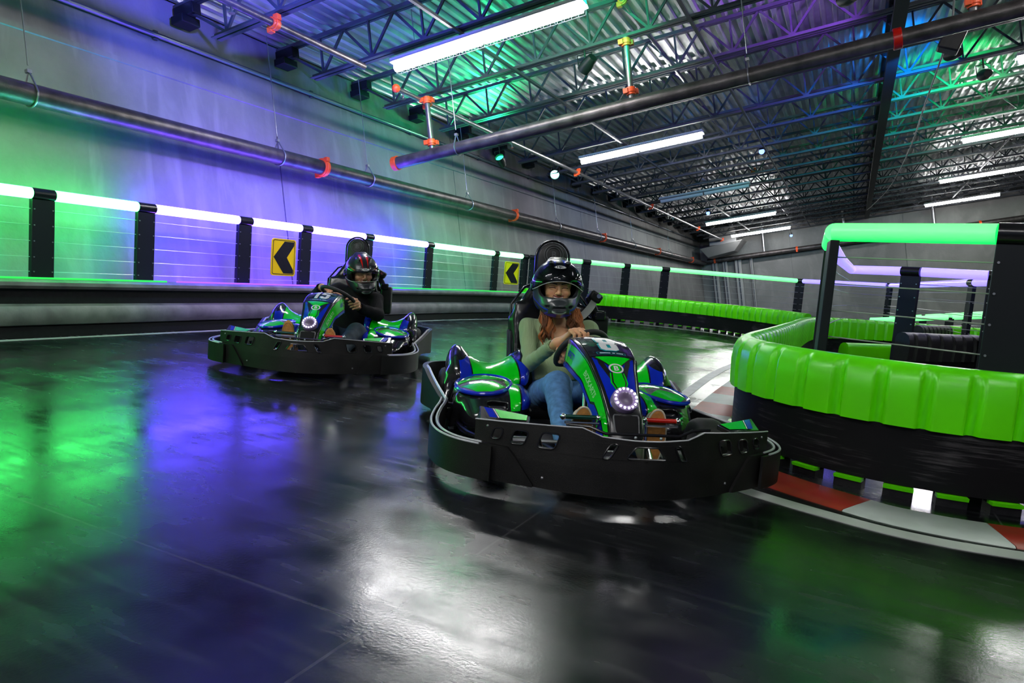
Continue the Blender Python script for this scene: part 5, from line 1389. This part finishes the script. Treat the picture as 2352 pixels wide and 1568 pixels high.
def face_mat(name, col):
    L_, B_, T_ = lin(178, 88, 80), lin(38, 22, 16), lin(228, 218, 204); mz, gw = -0.046, 0.026
    def zc(y): return mz + 0.007 / gw / gw * (y * y)
    def ey(y): return abs(abs(y) - 0.033)
    def eline(y): return 0.0040 + 0.0034 - 0.0034 / 0.0168 / 0.0168 * (ey(y) * ey(y))
    def brow(y): return 0.0270 + 0.0048 * ((abs(y) - 0.012) * 38.0).clip() - 0.0045 * ((abs(y) - 0.038) * 80.0).clip()
    m = pattern_mat(name, col, [
        (tuple(min(1, c * q) for c, q in zip(col, (1.0, 0.72, 0.70))), lambda x, y, z: (((0.024 - abs(abs(y) - 0.045)) * 40.0).clip() & ((0.022 - abs(z + 0.024)) * 40.0).clip() & (x > 0.03)) * 0.9),
        (L_, lambda x, y, z: (x > 0.066) & (abs(y) < gw * 1.02) & (z - zc(y) > 0.0018) & (z - zc(y) < 0.0092)),
        (L_, lambda x, y, z: (x > 0.066) & (abs(y) < gw * 0.96) & (z - zc(y) < -0.0045) & (z - zc(y) > -0.0130)),
        (T_, lambda x, y, z: (x > 0.060) & (abs(y) < gw * 0.93) & (z - zc(y) < 0.0020) & (z - zc(y) > -0.0048)),
        (B_, lambda x, y, z: (x > 0.05) & (x < 0.13) & (ey(y) < 0.0170) & (abs(z - eline(y)) < 0.0021)),
        (B_, lambda x, y, z: (x > 0.03) & (x < 0.13) & (abs(y) > 0.011) & (abs(y) < 0.052) & (abs(z - brow(y)) < 0.0034 - 0.0018 * ((abs(y) - 0.03) * 50.0).clip()))], 0.5, 0.0)
    b = m.node_tree.nodes['Principled BSDF']; b.inputs['Subsurface Weight'].default_value = 0.1; b.inputs['Subsurface Radius'].default_value = (0.012, 0.005, 0.003)
    return m
M_SKIN1 = face_mat('warm_skin_face', lin(222, 168, 126)); M_SKIN2 = face_mat('fair_skin_face', lin(218, 165, 126))
def hand(f, Rp, F_, S_, right, rr=0.0155, sc_=1.0, curl=(52, 68, 42), thumb=None, spread=1.0):
    """closed hand round a rim at Rp. F_: wrist to knuckles, S_: pinky to index"""
    F_ = Vector(F_).normalized(); S_ = Vector(S_); S_ = (S_ - F_ * S_.dot(F_)).normalized(); N = F_.cross(S_) if right else S_.cross(F_)
    Rp = Vector(Rp); K = Rp + N * (rr + 0.012) * sc_ - F_ * 0.004 * sc_; W = K - F_ * 0.082 * sc_ + N * 0.004
    R = Matrix((F_, S_, N)).transposed()
    f.box(K - F_ * 0.040 * sc_ - N * 0.004, (0.082 * sc_, 0.078 * sc_, 0.026 * sc_), 0.012 * sc_, 0.006, R)
    f.cap(W + F_ * 0.012, K - F_ * 0.03, 0.024 * sc_, 0.024 * sc_, 0.015)
    L1 = [0.034, 0.040, 0.043, 0.040]; L2 = [0.022, 0.027, 0.030, 0.027]; L3 = [0.018, 0.021, 0.022, 0.020]; rad = [0.0078, 0.0088, 0.0092, 0.0090]
    for i in range(4):
        b = K + S_ * (i - 1.5) * 0.0205 * sc_ * spread + F_ * (-0.004 * abs(i - 2)) * sc_; a = math.radians(curl[0] * (1 + 0.04 * (1.5 - i))); p = [b]
        for L_, da in ((L1[i], 0), (L2[i], curl[1]), (L3[i], curl[2])):
            a += math.radians(da); p.append(p[-1] + (F_ * math.cos(a) - N * math.sin(a)) * L_ * sc_ * 0.98)
        r = rad[i] * sc_; f.ell(b + N * 0.001, (r * 1.25,) * 3, 0.008)
        f.cap(p[0], p[1], r * 1.12, r, 0.003); f.cap(p[1], p[2], r * 1.02, r * 0.92, 0.002); f.cap(p[2], p[3], r * 0.92, r * 0.80, 0.002)
    tb = W + F_ * 0.022 * sc_ + S_ * 0.030 * sc_ - N * 0.006
    if thumb is None: t1 = tb + (F_ * 0.55 + S_ * 0.75 - N * 0.25).normalized() * 0.040 * sc_; t2 = t1 + (F_ * 0.80 + S_ * 0.45 - N * 0.35).normalized() * 0.030 * sc_; t3 = t2 + (F_ * 0.8 + S_ * 0.1 - N * 0.6).normalized() * 0.022 * sc_
    else:
        a_, b_, c_ = [Vector(q) for q in thumb]; t1 = tb + a_.normalized() * 0.040 * sc_; t2 = t1 + b_.normalized() * 0.030 * sc_; t3 = t2 + c_.normalized() * 0.024 * sc_
    f.cap(tb, t1, 0.015 * sc_, 0.0115 * sc_, 0.012); f.cap(t1, t2, 0.0112 * sc_, 0.0100 * sc_, 0.003); f.cap(t2, t3, 0.0102 * sc_, 0.0082 * sc_, 0.002)
    nail = (t3, (t3 - t2).normalized(), N)
    return W, nail

def head_parts(sc_, grin, mouth_open=0.0):
    f = Field((-0.135, -0.105, -0.17), (0.135, 0.105, 0.14), 0.0019)
    f.ell((-0.012, 0, 0.03), (0.092, 0.076, 0.098)); f.ell((0.022, 0, -0.058), (0.060, 0.054, 0.056), 0.035); f.ell((0.045, 0, 0.030), (0.045, 0.062, 0.055), 0.03)
    f.cap((-0.01, 0, -0.06), (-0.03, 0, -0.17), 0.050, 0.052, 0.03)
    for s in (-1, 1):
        f.ell((0.058, s * 0.040, -0.024), (0.026, 0.025, 0.019), 0.022)
        f.ell((0.064, s * 0.026, -0.050), (0.020, 0.020, 0.022), 0.015)
        f.cap((0.074, s * 0.050, 0.028), (0.088, s * 0.012, 0.026), 0.008, 0.008, 0.014)
        f.ell((0.096, s * 0.033, 0.008), (0.014, 0.017, 0.0075), 0.010, None, 's')
        f.ell((0.074, s * 0.033, 0.010), (0.012, 0.017, 0.0075), 0.003); f.ell((0.073, s * 0.033, 0.001), (0.012, 0.016, 0.0055), 0.004)
        f.ell((0.0975, s * 0.0125, -0.0235), (0.010, 0.0075, 0.0072), 0.004)
        f.ell((0.104, s * 0.0065, -0.0305), (0.0045, 0.0032, 0.0028), 0.001, None, 's')
    f.cap((0.090, 0, 0.018), (0.107, 0, -0.018), 0.0068, 0.0095, 0.010); f.ell((0.107, 0, -0.020), (0.0095, 0.0105, 0.0088), 0.006)
    mz = -0.046; gw = 0.026
    arc = [(0.083 - 0.010 * (abs(t) ** 2), gw * t, mz + 0.007 * t * t) for t in np.linspace(-1, 1, 7)]
    f.ell((0.076, 0, mz - 0.004), (0.016, 0.022, 0.020), 0.012)
    for a, b in zip(arc[:-1], arc[1:]):
        f.cap((a[0] + 0.004, a[1], a[2] + 0.0055), (b[0] + 0.004, b[1], b[2] + 0.0055), 0.0040, 0.0040, 0.003)
        f.cap((a[0] + 0.003, a[1] * 0.9, a[2] - 0.0085), (b[0] + 0.003, b[1] * 0.9, b[2] - 0.0085), 0.0048, 0.0048, 0.003)
    for a, b in zip(arc[:-1], arc[1:]): f.cap((a[0] + 0.011, a[1] * 0.92, a[2] - 0.0012), (b[0] + 0.011, b[1] * 0.92, b[2] - 0.0012), 0.0055, 0.0055, 0.001, 's')
    f.ell((0.070, 0, mz - 0.0015), (0.0165, 0.0225, 0.0052), 0.0005)
    f.ell((0.066, 0, -0.094), (0.018, 0.020, 0.015), 0.015)
    V, F = f.nets(); V = np_smooth(V, F, 1); C = V[F].mean(1); x, y, z = C.T
    m = np.zeros(len(C), int); ay = np.abs(y)
    zc = mz + 0.007 * (ay / gw) ** 2
    m[(x > 0.066) & (ay < gw * 1.06) & (((z > zc + 0.0018) & (z < zc + 0.0098)) | ((z < zc - 0.0045) & (z > zc - 0.0135)))] = 1
    m[(x > 0.060) & (ay < gw * 0.94) & (z < zc + 0.0022) & (z > zc - 0.0052)] = 3
    ey = ay - 0.033; cz = 0.0050 + 3.2 * ey ** 2 * 0 - 0.0022 * (1 - (ey / 0.016) ** 2) * (-1)
    m[(x > 0.05) & (np.abs(ey) < 0.0168) & (np.abs(z - (0.0038 + 0.0030 * (1 - (ey / 0.0168) ** 2))) < 0.0017)] = 2
    bz_ = 0.0275 + 0.0045 * np.clip((ay - 0.012) / 0.026, 0, 1) - 0.004 * np.clip((ay - 0.038) / 0.012, 0, 1)
    m[(x > 0.03) & (ay > 0.011) & (ay < 0.052) & (np.abs(z - bz_) < 0.0036 - 0.0018 * np.clip((ay - 0.03) / 0.02, 0, 1))] = 2
    return V * sc_, F, m

_HB, _HR, _HG = lin(20, 50, 205), lin(205, 20, 15), (0.45, 0.47, 0.5)
M_HPB = pattern_mat('helmet_blue_pattern', (0.030, 0.037, 0.042), [
    (_HB, lambda x, y, z: (x > -0.02) & (x < 0.14) & (abs(y) > 0.035) & (abs(z + 0.062 + 0.275 * (x - 0.05)) < 0.0042)),
    (_HB, lambda x, y, z: (z + 0.127 - 0.15 * x + 0.5 * (0.02 - abs(y)).mx(0.0) < 0.0) & (abs(y) > 0.012) & (abs(y) < 0.070) & (x > 0.03)),
    (_HB, lambda x, y, z: (abs(z + 0.125 - 0.9 * (0.085 - abs(y))) < 0.0055) & (abs(y) > 0.055) & (z < -0.065) & (x > 0.0)),
    (_HB, lambda x, y, z: (x < 0.01) & (z < -0.06) & (abs(z + 0.35 * (x - 0.05) + 0.115) < 0.014)),
    (_HB, lambda x, y, z: (z > 0.10) & (x > 0.0) & (abs(abs(y) - 0.024) < 0.14 * (0.085 - x))),
    (_HB, lambda x, y, z: (x < -0.05) & (abs(z + 0.35 * (x - 0.05) - 0.02) < 0.012)),
    (_HG, lambda x, y, z: (x > 0.150) & (abs(y) < 0.036) & (abs(z + 0.103 - 8.0 * y * y) < 0.0045))], 0.32, 0.2)
M_HPR = pattern_mat('helmet_red_pattern', (0.016, 0.018, 0.022), [
    (_HR, lambda x, y, z: (z > 0.07) & (x > -0.02) & (abs(abs(y) - 0.020 - 0.10 * (z - 0.10)) < 0.12 * (0.125 - x))  & (abs(abs(y) - 0.020 - 0.10 * (z - 0.10)) < 0.009)),
    (_HR, lambda x, y, z: (abs(z + 0.04 + 0.8 * (x + 0.03)) < 0.004) & (abs(y) > 0.07) & (x < 0.06) & (z < 0.06)),
    (_HR, lambda x, y, z: (abs(y) > 0.075) & (abs(z - 0.095 + 0.3 * x) < 0.0025)),
    (_HG, lambda x, y, z: (x > 0.150) & (abs(y) < 0.036) & (abs(z + 0.103 - 8.0 * y * y) < 0.004))], 0.28, 0.3)
def place(V, M_): return (np.array(M_.to_3x3()) @ V.T).T + np.array(M_.translation)[None, :]

def helmet(parent, M_, sc_, kind):
    f = Field((-0.19, -0.15, -0.17), (0.19, 0.15, 0.19), 0.0036)
    f.ell((-0.022, 0, 0.03), (0.152, 0.128, 0.132)); f.ell((0.062, 0, -0.072), (0.102, 0.092, 0.066), 0.055); f.ell((-0.05, 0, -0.055), (0.110, 0.112, 0.080), 0.05)
    f.box((0.152, 0, -0.083), (0.030, 0.055, 0.040), 0.014, 0.02)
    f.cap((-0.06, -0.03, 0.148), (-0.06, 0.03, 0.148), 0.018, 0.018, 0.03); f.cap((-0.13, -0.05, 0.10), (-0.13, 0.05, 0.10), 0.02, 0.02, 0.03)
    for s in (-1, 1): f.ell((0.045, s * 0.045, 0.147), (0.035, 0.014, 0.010), 0.010); f.ell((0.060, s * 0.045, 0.150), (0.012, 0.009, 0.005), 0.003, None, 's')
    f.ell((-0.02, 0, 0.028), (0.128, 0.106, 0.110), 0, None, 's'); f.ell((0.052, 0, -0.062), (0.088, 0.074, 0.066), 0.02, None, 's'); f.cap((-0.01, 0, -0.05), (-0.005, 0, -0.20), 0.086, 0.09, 0.01, 's', sq=(1.2, 1, 1))
    f.box((0.120, 0, 0.015), (0.150, 0.205, 0.078), 0.026, 0.006, None, 's')
    f.box((0.168, 0, -0.078), (0.030, 0.070, 0.018), 0.007, 0.003, None, 's')
    for s in (-1, 1): f.box((0.135, s * 0.058, -0.070), (0.03, 0.022, 0.012), 0.005, 0.002, Matrix.Rotation(s * -0.6, 3, 'Z'), 's')
    V, F = f.nets(); V = np_smooth(V, F, 2); LCo = V.copy(); C = V[F].mean(1); x_, y_, z_ = C.T
    ins = (((x_ + 0.02) / 0.134) ** 2 + (y_ / 0.112) ** 2 + ((z_ - 0.028) / 0.116) ** 2 < 1.0) & (x_ < 0.10); mi = ins.astype(int)
    V = place(V * sc_, M_)
    o = np_mesh('helmet', V, F, [M_HPB if kind == 'blue' else M_HPR, M_LINER], parent, lambda c: mi, 0, lc=LCo)
    # visor
    tilt = math.radians(-34 if kind == 'blue' else -10); Rv = Matrix.Rotation(tilt, 3, 'Y'); pv = Vector((-0.02, 0, 0.015))
    def VS(az, el):
        p = Vector((0.161 * math.cos(el) * math.cos(az), 0.135 * math.cos(el) * math.sin(az), 0.137 * math.sin(el)))
        p = Rv @ p + pv
        return M_ @ (p * sc_)
    m = MB(); A = np.linspace(-1.42, 1.42, 40); n = len(A); rows = 16; vs_ = []
    for j in range(rows):
        t = j / (rows - 1)
        for a in A:
            e0 = (-0.37 if kind == 'blue' else -0.43) * (1 - (abs(a) / 1.42) ** 6 * 0.45); e1 = 0.52 * (1 - (abs(a) / 1.42) ** 4 * 0.35); vs_.append(VS(a, e0 + (e1 - e0) * t))
    m.add(vs_, [(j * n + i, j * n + i + 1, (j + 1) * n + i + 1, (j + 1) * n + i) for j in range(rows - 1) for i in range(n - 1)])
    vo = m.build('visor', M_VIS1 if kind == 'blue' else M_VIS2, o)
    m = MB(); m.tube([VS(a, (-0.37 if kind == 'blue' else -0.43) * (1 - (abs(a) / 1.42) ** 6 * 0.45)) for a in A], 0.0022, 6); m.build('visor_edge', mat('visor_rim', (0.5, 0.5, 0.5), 0.2), o)
    for s in (-1, 1):
        m = MB(); c = M_ @ (Vector((-0.022, s * 0.130, 0.018)) * sc_); ax = (M_.to_3x3() @ Vector((0, s, 0))).normalized(); m.lathe([(0, 0.012), (0.024, 0.010), (0.032, 0.002), (0.034, -0.012)], c, ax, 24); m.build('visor_pivot', mat('blue_black_disc', (0.01, 0.03, 0.06), 0.2, coat=0.6) if kind == 'blue' else M_BLACKG, o)
    # maker badge
    el0 = 0.20 if kind == 'blue' else 0.27
    def BSf(u, v): return M_ @ ((Rv @ (Vector((0.1635 * math.cos(el0 + v / 0.145) * math.cos(u / 0.16), 0.1375 * math.cos(el0 + v / 0.145) * math.sin(u / 0.16), 0.1395 * math.sin(el0 + v / 0.145)))) + pv) * sc_)
    m = MB(); decal(m, [circle2(0, 0, 0.037, 0.0125, 28)], BSf, 0.008, 0, 0.0005); bk = m.build('badge', M_BLACKG, o, fixn=False)
    m = MB(); decal(m, [circle2(0, 0, 0.0345, 0.0105, 28), circle2(0, 0, 0.032, 0.0088, 28)[::-1]], BSf, 0.008, 0, 0.0012); decal(m, [circle2(0, 0, 0.030, 0.0085, 28)], BSf, 0.008, 0, 0.0012); m.build('badge_oval', M_WHITE, bk, fixn=False)
    m = MB(); text_on(m, 'HJC', BSf, lambda x, y: (x * 0.0235, y * 0.0155), 0.01, 0, 0.0020, 0.045); m.build('badge_lettering', M_BLACKG, bk, fixn=False)
    return o

def shoe(parent, y, top, heel, xh, xt, half, rim, yaw=0.0):
    a = Vector((xh, y, heel)); b = Vector((xt, y + math.sin(yaw) * 0.03, top)); up = (b - a).normalized(); side = Vector((0, 1, 0)); fw = side.cross(up).normalized()
    L = (b - a).length; c = (a + b) / 2
    def out(k, sh=0.0):
        P = []
        for i in range(36):
            t = 2 * PI * i / 36; cy = math.cos(t); sy = math.sin(t)
            yy = half * (abs(cy) ** 0.85) * (1 if cy > 0 else -1) * (1.0 if sy > -0.1 else 0.84) * (1 - 0.06 * max(0, sy)); zz = L / 2 * (abs(sy) ** 0.95) * (1 if sy > 0 else -1)
            P.append(c + side * yy * k + up * zz * k + fw * sh)
        return P
    root_field = Field((xh - 0.20, y - 0.09, heel - 0.06), (xt + 0.10, y + 0.09, top + 0.05), 0.005)
    root_field.cap(a - fw * 0.040 + up * 0.055, b - fw * 0.030 - up * 0.055, 0.042, 0.036, 0.0, sq=(1, 1.0, 1)); root_field.cap(a - fw * 0.05 + up * 0.05, a - fw * 0.11 + up * 0.06, 0.042, 0.044, 0.03)
    root_field.half(c - fw * 0.008, fw)
    s = root_field.mesh('shoe', M_SHOE if rim else mat('brown_shoe', lin(120, 84, 50), 0.8), parent, None, 2)
    m = MB(); A, Bv = out(1.0, -0.014), out(1.0, 0.0); n = len(A); m.add(A + Bv + out(0.93, 0.004), [(i, (i + 1) % n, (i + 1) % n + n, i + n) for i in range(n)] + [(i + n, (i + 1) % n + n, (i + 1) % n + 2 * n, i + 2 * n) for i in range(n)] + [tuple(range(2 * n, 3 * n)), tuple(range(n))[::-1]])
    so = m.build('sole', M_SOLE, s)
    m = MB(); m.tube(out(1.0 if rim else 0.88, 0.0 if rim else 0.0035), 0.0045 if rim else 0.0012, 6, closed=True); m.build('welt' if rim else 'stitching', M_SHOE if rim else M_BROW, s)

def person(kx, ky, kyaw, lab, P):
    r = thing('person', lab, 'person', (kx, ky, 0), kyaw)
    sk = P['skin']
    parts = []
    # torso core, neck, arms and legs under the clothes: one coarse field; head and hands in fine fields
    f = Field((-0.98, -0.40, 0.03), (0.52, 0.48, 0.80), 0.0085)
    J = P['J']
    f.ell(J['pelvis'], (0.11, 0.13, 0.08)); f.chain([J['pelvis'], J['waist'], J['chest']], [0.085, 0.08, 0.10], 0.05); f.cap(J['shR'], J['shL'], 0.042, 0.042, 0.05)
    f.chain([J['neck'], J['headc']], [0.052, 0.045], 0.03)
    if P.get('bust'):
        f.ell(Vector(J['chest']) + Vector((0.055, 0.0, 0.02)), (0.05, 0.10, 0.07), 0.04)
    for s in 'RL':
        f.chain([J['sh' + s], J['el' + s], J['wr' + s]], [0.040, 0.030, 0.022], 0.02); f.chain([J['hip' + s], J['kn' + s], J['an' + s]], [0.07, 0.045, 0.03], 0.03)
        f.cap(J['an' + s], J['ft' + s], 0.028, 0.022, 0.02)
    V, F = f.nets(); V = np_smooth(V, F, 2); parts.append((V, F, np.zeros(len(F), int)))
    HM = P['head']; V, F, m = head_parts(P['hs'], 1); LH = V / P['hs']; parts.append((place(V, HM), F, m * 0))
    nails = []
    for s in 'RL':
        h_ = P['hand' + s]; c = Vector(h_['at']); f = Field(c - Vector((0.14,) * 3), c + Vector((0.14,) * 3), 0.0024)
        W, nl = hand(f, h_['at'], h_['F'], h_['S'], s == 'R', sc_=h_.get('sc', 1.0), curl=h_.get('curl', (52, 68, 42)), thumb=h_.get('thumb')); nails.append(nl)
        wr = Vector(J['wr' + s]); f.cap(W + Vector(h_['F']).normalized() * 0.01, wr, 0.0235, 0.026, 0.02); f.cap(wr, Vector(J['el' + s]), 0.026, 0.030, 0.01)
        V, F = f.nets(); V = np_smooth(V, F, 1); parts.append((V, F, np.zeros(len(F), int)))
    n0, n1 = len(parts[0][0]), len(parts[1][0]); V, F, m = join_np(parts); LCb = np.full((len(V), 3), 0.5); LCb[n0:n0 + n1] = LH
    np_mesh('body', V, F, [sk], r, lambda c: m, 0, lc=LCb)
    # top
    f = Field((-1.0, -0.42, 0.10), (0.10, 0.50, 0.74), 0.0062)
    f.chain([Vector(J['pelvis']) + Vector((-0.02, 0, 0.05)), J['waist'], J['chest']], P['torso_r'], 0.05, sq=(0.82, 1.22, 1)); f.cap(J['shR'], J['shL'], P['sh_r'], P['sh_r'], 0.05)
    f.ell(Vector(J['chest']) + Vector((0, 0, 0.04)), (0.09, 0.15, 0.10), 0.04)
    if P.get('bust'):
        for s in (-1, 1): f.ell(Vector(J['chest']) + Vector((0.075, s * 0.066, -0.015)), (0.065, 0.064, 0.066), 0.03)
    ar = P['arm_r']
    for s in 'RL':
        wr = Vector(J['wr' + s]); el = Vector(J['el' + s]); d = (el - wr).normalized()
        f.chain([J['sh' + s], el, wr + d * P['cuff']], [ar[0], ar[1], ar[2]], 0.022)
    f.warp(lambda X, Y, Z: 0.0022 * np.sin(55 * Z + 30 * X + 25 * Y) * np.sin(33 * Y - 20 * X) + 0.0016 * np.sin(95 * X + 60 * Z))
    for s in 'RL':  # open cuffs
        wr = Vector(J['wr' + s]); el = Vector(J['el' + s]); d = (el - wr).normalized(); c = wr + d * (P['cuff'] - 0.02); f.cap(c - d * 0.10, c + d * 0.012, ar[2] - 0.009, ar[2] - 0.009, 0, 's')
    for (c, rad) in P['neckcut']: f.ell(c, rad, 0.006, None, 's')
    f.half((-0.52, 0, P['hem']), (0.35, 0, -1))
    top = f.mesh(P['topname'], P['topmat'], r, None, 2)
    # trousers
    f = Field((-0.80, -0.42, 0.05), (0.50, 0.48, 0.48), 0.0065)
    f.ell(Vector(J['pelvis']), (0.135, 0.165, 0.10)); pr = P['leg_r']
    for s in 'RL': f.chain([J['hip' + s], J['kn' + s], J['an' + s]], pr, 0.035)
    f.cap(Vector(J['pelvis']) + Vector((-0.06, 0, 0.0)), Vector(J['pelvis']) + Vector((-0.08, 0, 0.10)), 0.11, 0.105, 0.04, sq=(0.9, 1.25, 1))
    f.warp(lambda X, Y, Z: 0.0020 * np.sin(70 * X + 40 * Z) * np.sin(45 * Y + 20 * Z))
    f.mesh('jeans', P['jeans'], r, None, 2)
    for s, q in zip((-1, 1), P['shoes']): shoe(r, *q)
    helmet(r, HM @ Matrix.Translation(Vector(P.get('hoff', (0, 0, 0)))), P['hs'] * 1.02, P['helmet'])
    return r

def headM(c, yaw, pitch, roll): return Matrix.Translation(Vector(c)) @ Matrix.Rotation(math.radians(yaw), 4, 'Z') @ Matrix.Rotation(math.radians(pitch), 4, 'Y') @ Matrix.Rotation(math.radians(roll), 4, 'X')

G = dict(skin=M_SKIN1, hs=1.12, helmet='blue', topmat=M_SAGE, topname='sweater', jeans=M_JEAN, bust=True, torso_r=[0.118, 0.105, 0.112], sh_r=0.052, arm_r=[0.054, 0.042, 0.034], cuff=0.052, hem=0.265, leg_r=[0.095, 0.070, 0.048],
    J=dict(pelvis=(-0.56, 0.0, 0.16), waist=(-0.64, 0.0, 0.31), chest=(-0.735, 0.02, 0.455), neck=(-0.76, 0.01, 0.57), headc=(-0.735, -0.01, 0.70), shR=(-0.77, -0.165, 0.535), shL=(-0.77, 0.215, 0.545),
           elR=(-0.52, -0.19, 0.345), wrR=(-0.200, -0.115, 0.505), elL=(-0.54, 0.235, 0.37), wrL=(-0.27, 0.03, 0.455),
           hipR=(-0.52, -0.10, 0.16), hipL=(-0.52, 0.10, 0.16), knR=(-0.06, -0.125, 0.300), knL=(-0.06, 0.135, 0.300), anR=(0.38, -0.175, 0.12), anL=(0.38, 0.165, 0.12), ftR=(0.50, -0.165, 0.16), ftL=(0.50, 0.165, 0.16)),
    head=headM((-0.715, -0.018, 0.786), -7, 4, 2), hoff=(0, 0, -0.017), neckcut=[((-0.70, 0.0, 0.615), (0.10, 0.085, 0.105)), ((-0.67, 0.0, 0.56), (0.075, 0.062, 0.085))],
    handR=dict(at=W1P[15], F=(0.72, 0.25, 0.60), S=(0.10, 0.93, 0.36), sc=1.16, curl=(56, 66, 40), thumb=((0.35, 0.9, 0.05), (0.35, 0.95, 0.0), (0.4, 0.85, -0.35))),
    handL=dict(at=(-0.165, -0.100, 0.455), F=(0.35, -0.85, 0.30), S=(0.45, 0.25, 0.85), sc=1.0, curl=(50, 70, 45)),
    shoes=[(-0.160, 0.322, 0.06, 0.545, 0.585, 0.050, True), (0.165, 0.325, 0.06, 0.545, 0.585, 0.050, True)])
woman = person(*K1, 'person with long auburn hair, sage sweater, jeans and raised-visor helmet driving the nearer kart', G)
# hair: wavy locks out of the helmet
def locks(parent, specs):
    rnd = random.Random(5)
    for k, (m_, share) in enumerate(((M_HAIR1, 0.6), (M_HAIR2, 0.4))):
        mb = MB()
        for (c0, c1, w0, w1, n) in specs:
            clumps = [(rnd.random() * 2 * PI, 0.35 + 0.65 * math.sqrt(rnd.random()), rnd.random() * 6, 0.006 + rnd.random() * 0.008, 1.5 + rnd.random() * 0.9, 0.82 + rnd.random() * 0.22) for _ in range(9)]
            for i in range(int(n * share)):
                ca, cq, ph, amp, fr, end = clumps[rnd.randrange(9)]
                ja = rnd.random() * 2 * PI; jr = rnd.random() * 0.36; end *= 0.95 + rnd.random() * 0.08; pts = []
                for j in range(18):
                    t = j / 17 * end; w_ = w0 + (w1 - w0) * t; c = Vector(c0).lerp(Vector(c1), t) + Vector((0.025 * math.sin(t * PI), 0, 0))
                    tw = 0.9 * t + (ph if False else 0); sp = jr * (1 - 0.55 * t * t)
                    off = Vector(((math.cos(ca + tw) * cq + math.cos(ja + 2 * t) * sp) * w_ * 0.65, (math.sin(ca + tw) * cq + math.sin(ja + 2 * t) * sp) * w_, 0)); q_ = min(1, t * 2.5)
                    pts.append(c + off + Vector((math.sin(t * fr * 2 * PI + ph) * amp * 0.6, math.cos(t * fr * 2 * PI + ph) * amp, 0)) * q_)
                mb.tube(pts, [0.0026 * (1 - 0.7 * (j / 17) ** 2) for j in range(18)], 4)
        mb.build('hair_lock', m_, parent, sharp=180)
locks(woman, [((-0.705, -0.085, 0.675), (-0.620, -0.072, 0.455), 0.030, 0.038, 330), ((-0.705, 0.085, 0.67), (-0.635, 0.100, 0.50), 0.032, 0.040, 330)])

Bq = dict(skin=M_SKIN2, hs=1.12, helmet='red', topmat=M_BKNIT, topname='sweatshirt', jeans=M_DJEAN, torso_r=[0.125, 0.118, 0.125], sh_r=0.064, arm_r=[0.066, 0.054, 0.044], cuff=0.030, hem=0.20, leg_r=[0.10, 0.078, 0.058],
    J=dict(pelvis=(-0.56, 0.03, 0.16), waist=(-0.60, 0.06, 0.31), chest=(-0.64, 0.09, 0.455), neck=(-0.62, 0.12, 0.57), headc=(-0.56, 0.14, 0.68), shR=(-0.66, -0.090, 0.57), shL=(-0.62, 0.265, 0.51),
           elR=(-0.42, -0.235, 0.50), wrR=(-0.275, -0.145, 0.605), elL=(-0.46, 0.315, 0.385), wrL=(-0.30, 0.165, 0.455),
           hipR=(-0.52, -0.08, 0.16), hipL=(-0.52, 0.12, 0.16), knR=(-0.08, -0.17, 0.30), knL=(-0.10, 0.205, 0.25), anR=(0.36, -0.175, 0.14), anL=(0.36, 0.15, 0.12), ftR=(0.50, -0.17, 0.20), ftL=(0.50, 0.145, 0.18)),
    head=headM((-0.545, 0.142, 0.748), 24, 14, 6), hoff=(0.0, 0, -0.022), neckcut=[((-0.58, 0.13, 0.62), (0.075, 0.07, 0.07))],
    handR=dict(at=W2P[22] * 0.6 + W2P[20] * 0.4, F=(0.80, 0.0, 0.40), S=(0.05, 0.95, -0.05), sc=1.12, curl=(60, 64, 40), thumb=((0.4, 0.85, 0.1), (0.4, 0.85, -0.05), (0.5, 0.7, -0.45))),
    handL=dict(at=(-0.205, 0.155, 0.480), F=(0.80, 0.25, 0.10), S=(0.05, -0.35, 0.92), sc=1.10, curl=(58, 66, 42), thumb=((0.75, -0.45, 0.35), (0.75, -0.65, 0.0), (0.5, -0.8, -0.35))),
    shoes=[(-0.170, 0.372, 0.06, 0.535, 0.580, 0.052, False), (0.140, 0.338, 0.06, 0.545, 0.580, 0.050, False)])
man = person(*K2, 'person in black sweatshirt and black helmet with red flashes, driving the rear kart', Bq)
# pale belt webbing from the guide over the woman's shoulder
st = MB(); P_ = spline([(-0.865, 0.265, 0.735), (-0.835, 0.235, 0.685), (-0.80, 0.185, 0.635), (-0.765, 0.135, 0.605)], 6)
for a, b in zip(P_[:-1], P_[1:]): st.bar(a, b + (b - a) * 0.15, 0.045, 0.004, up=(0.3, 0.5, 0.8))
st.build('belt_webbing', mat('pale_webbing', (0.33, 0.33, 0.33), 0.6), kart1)
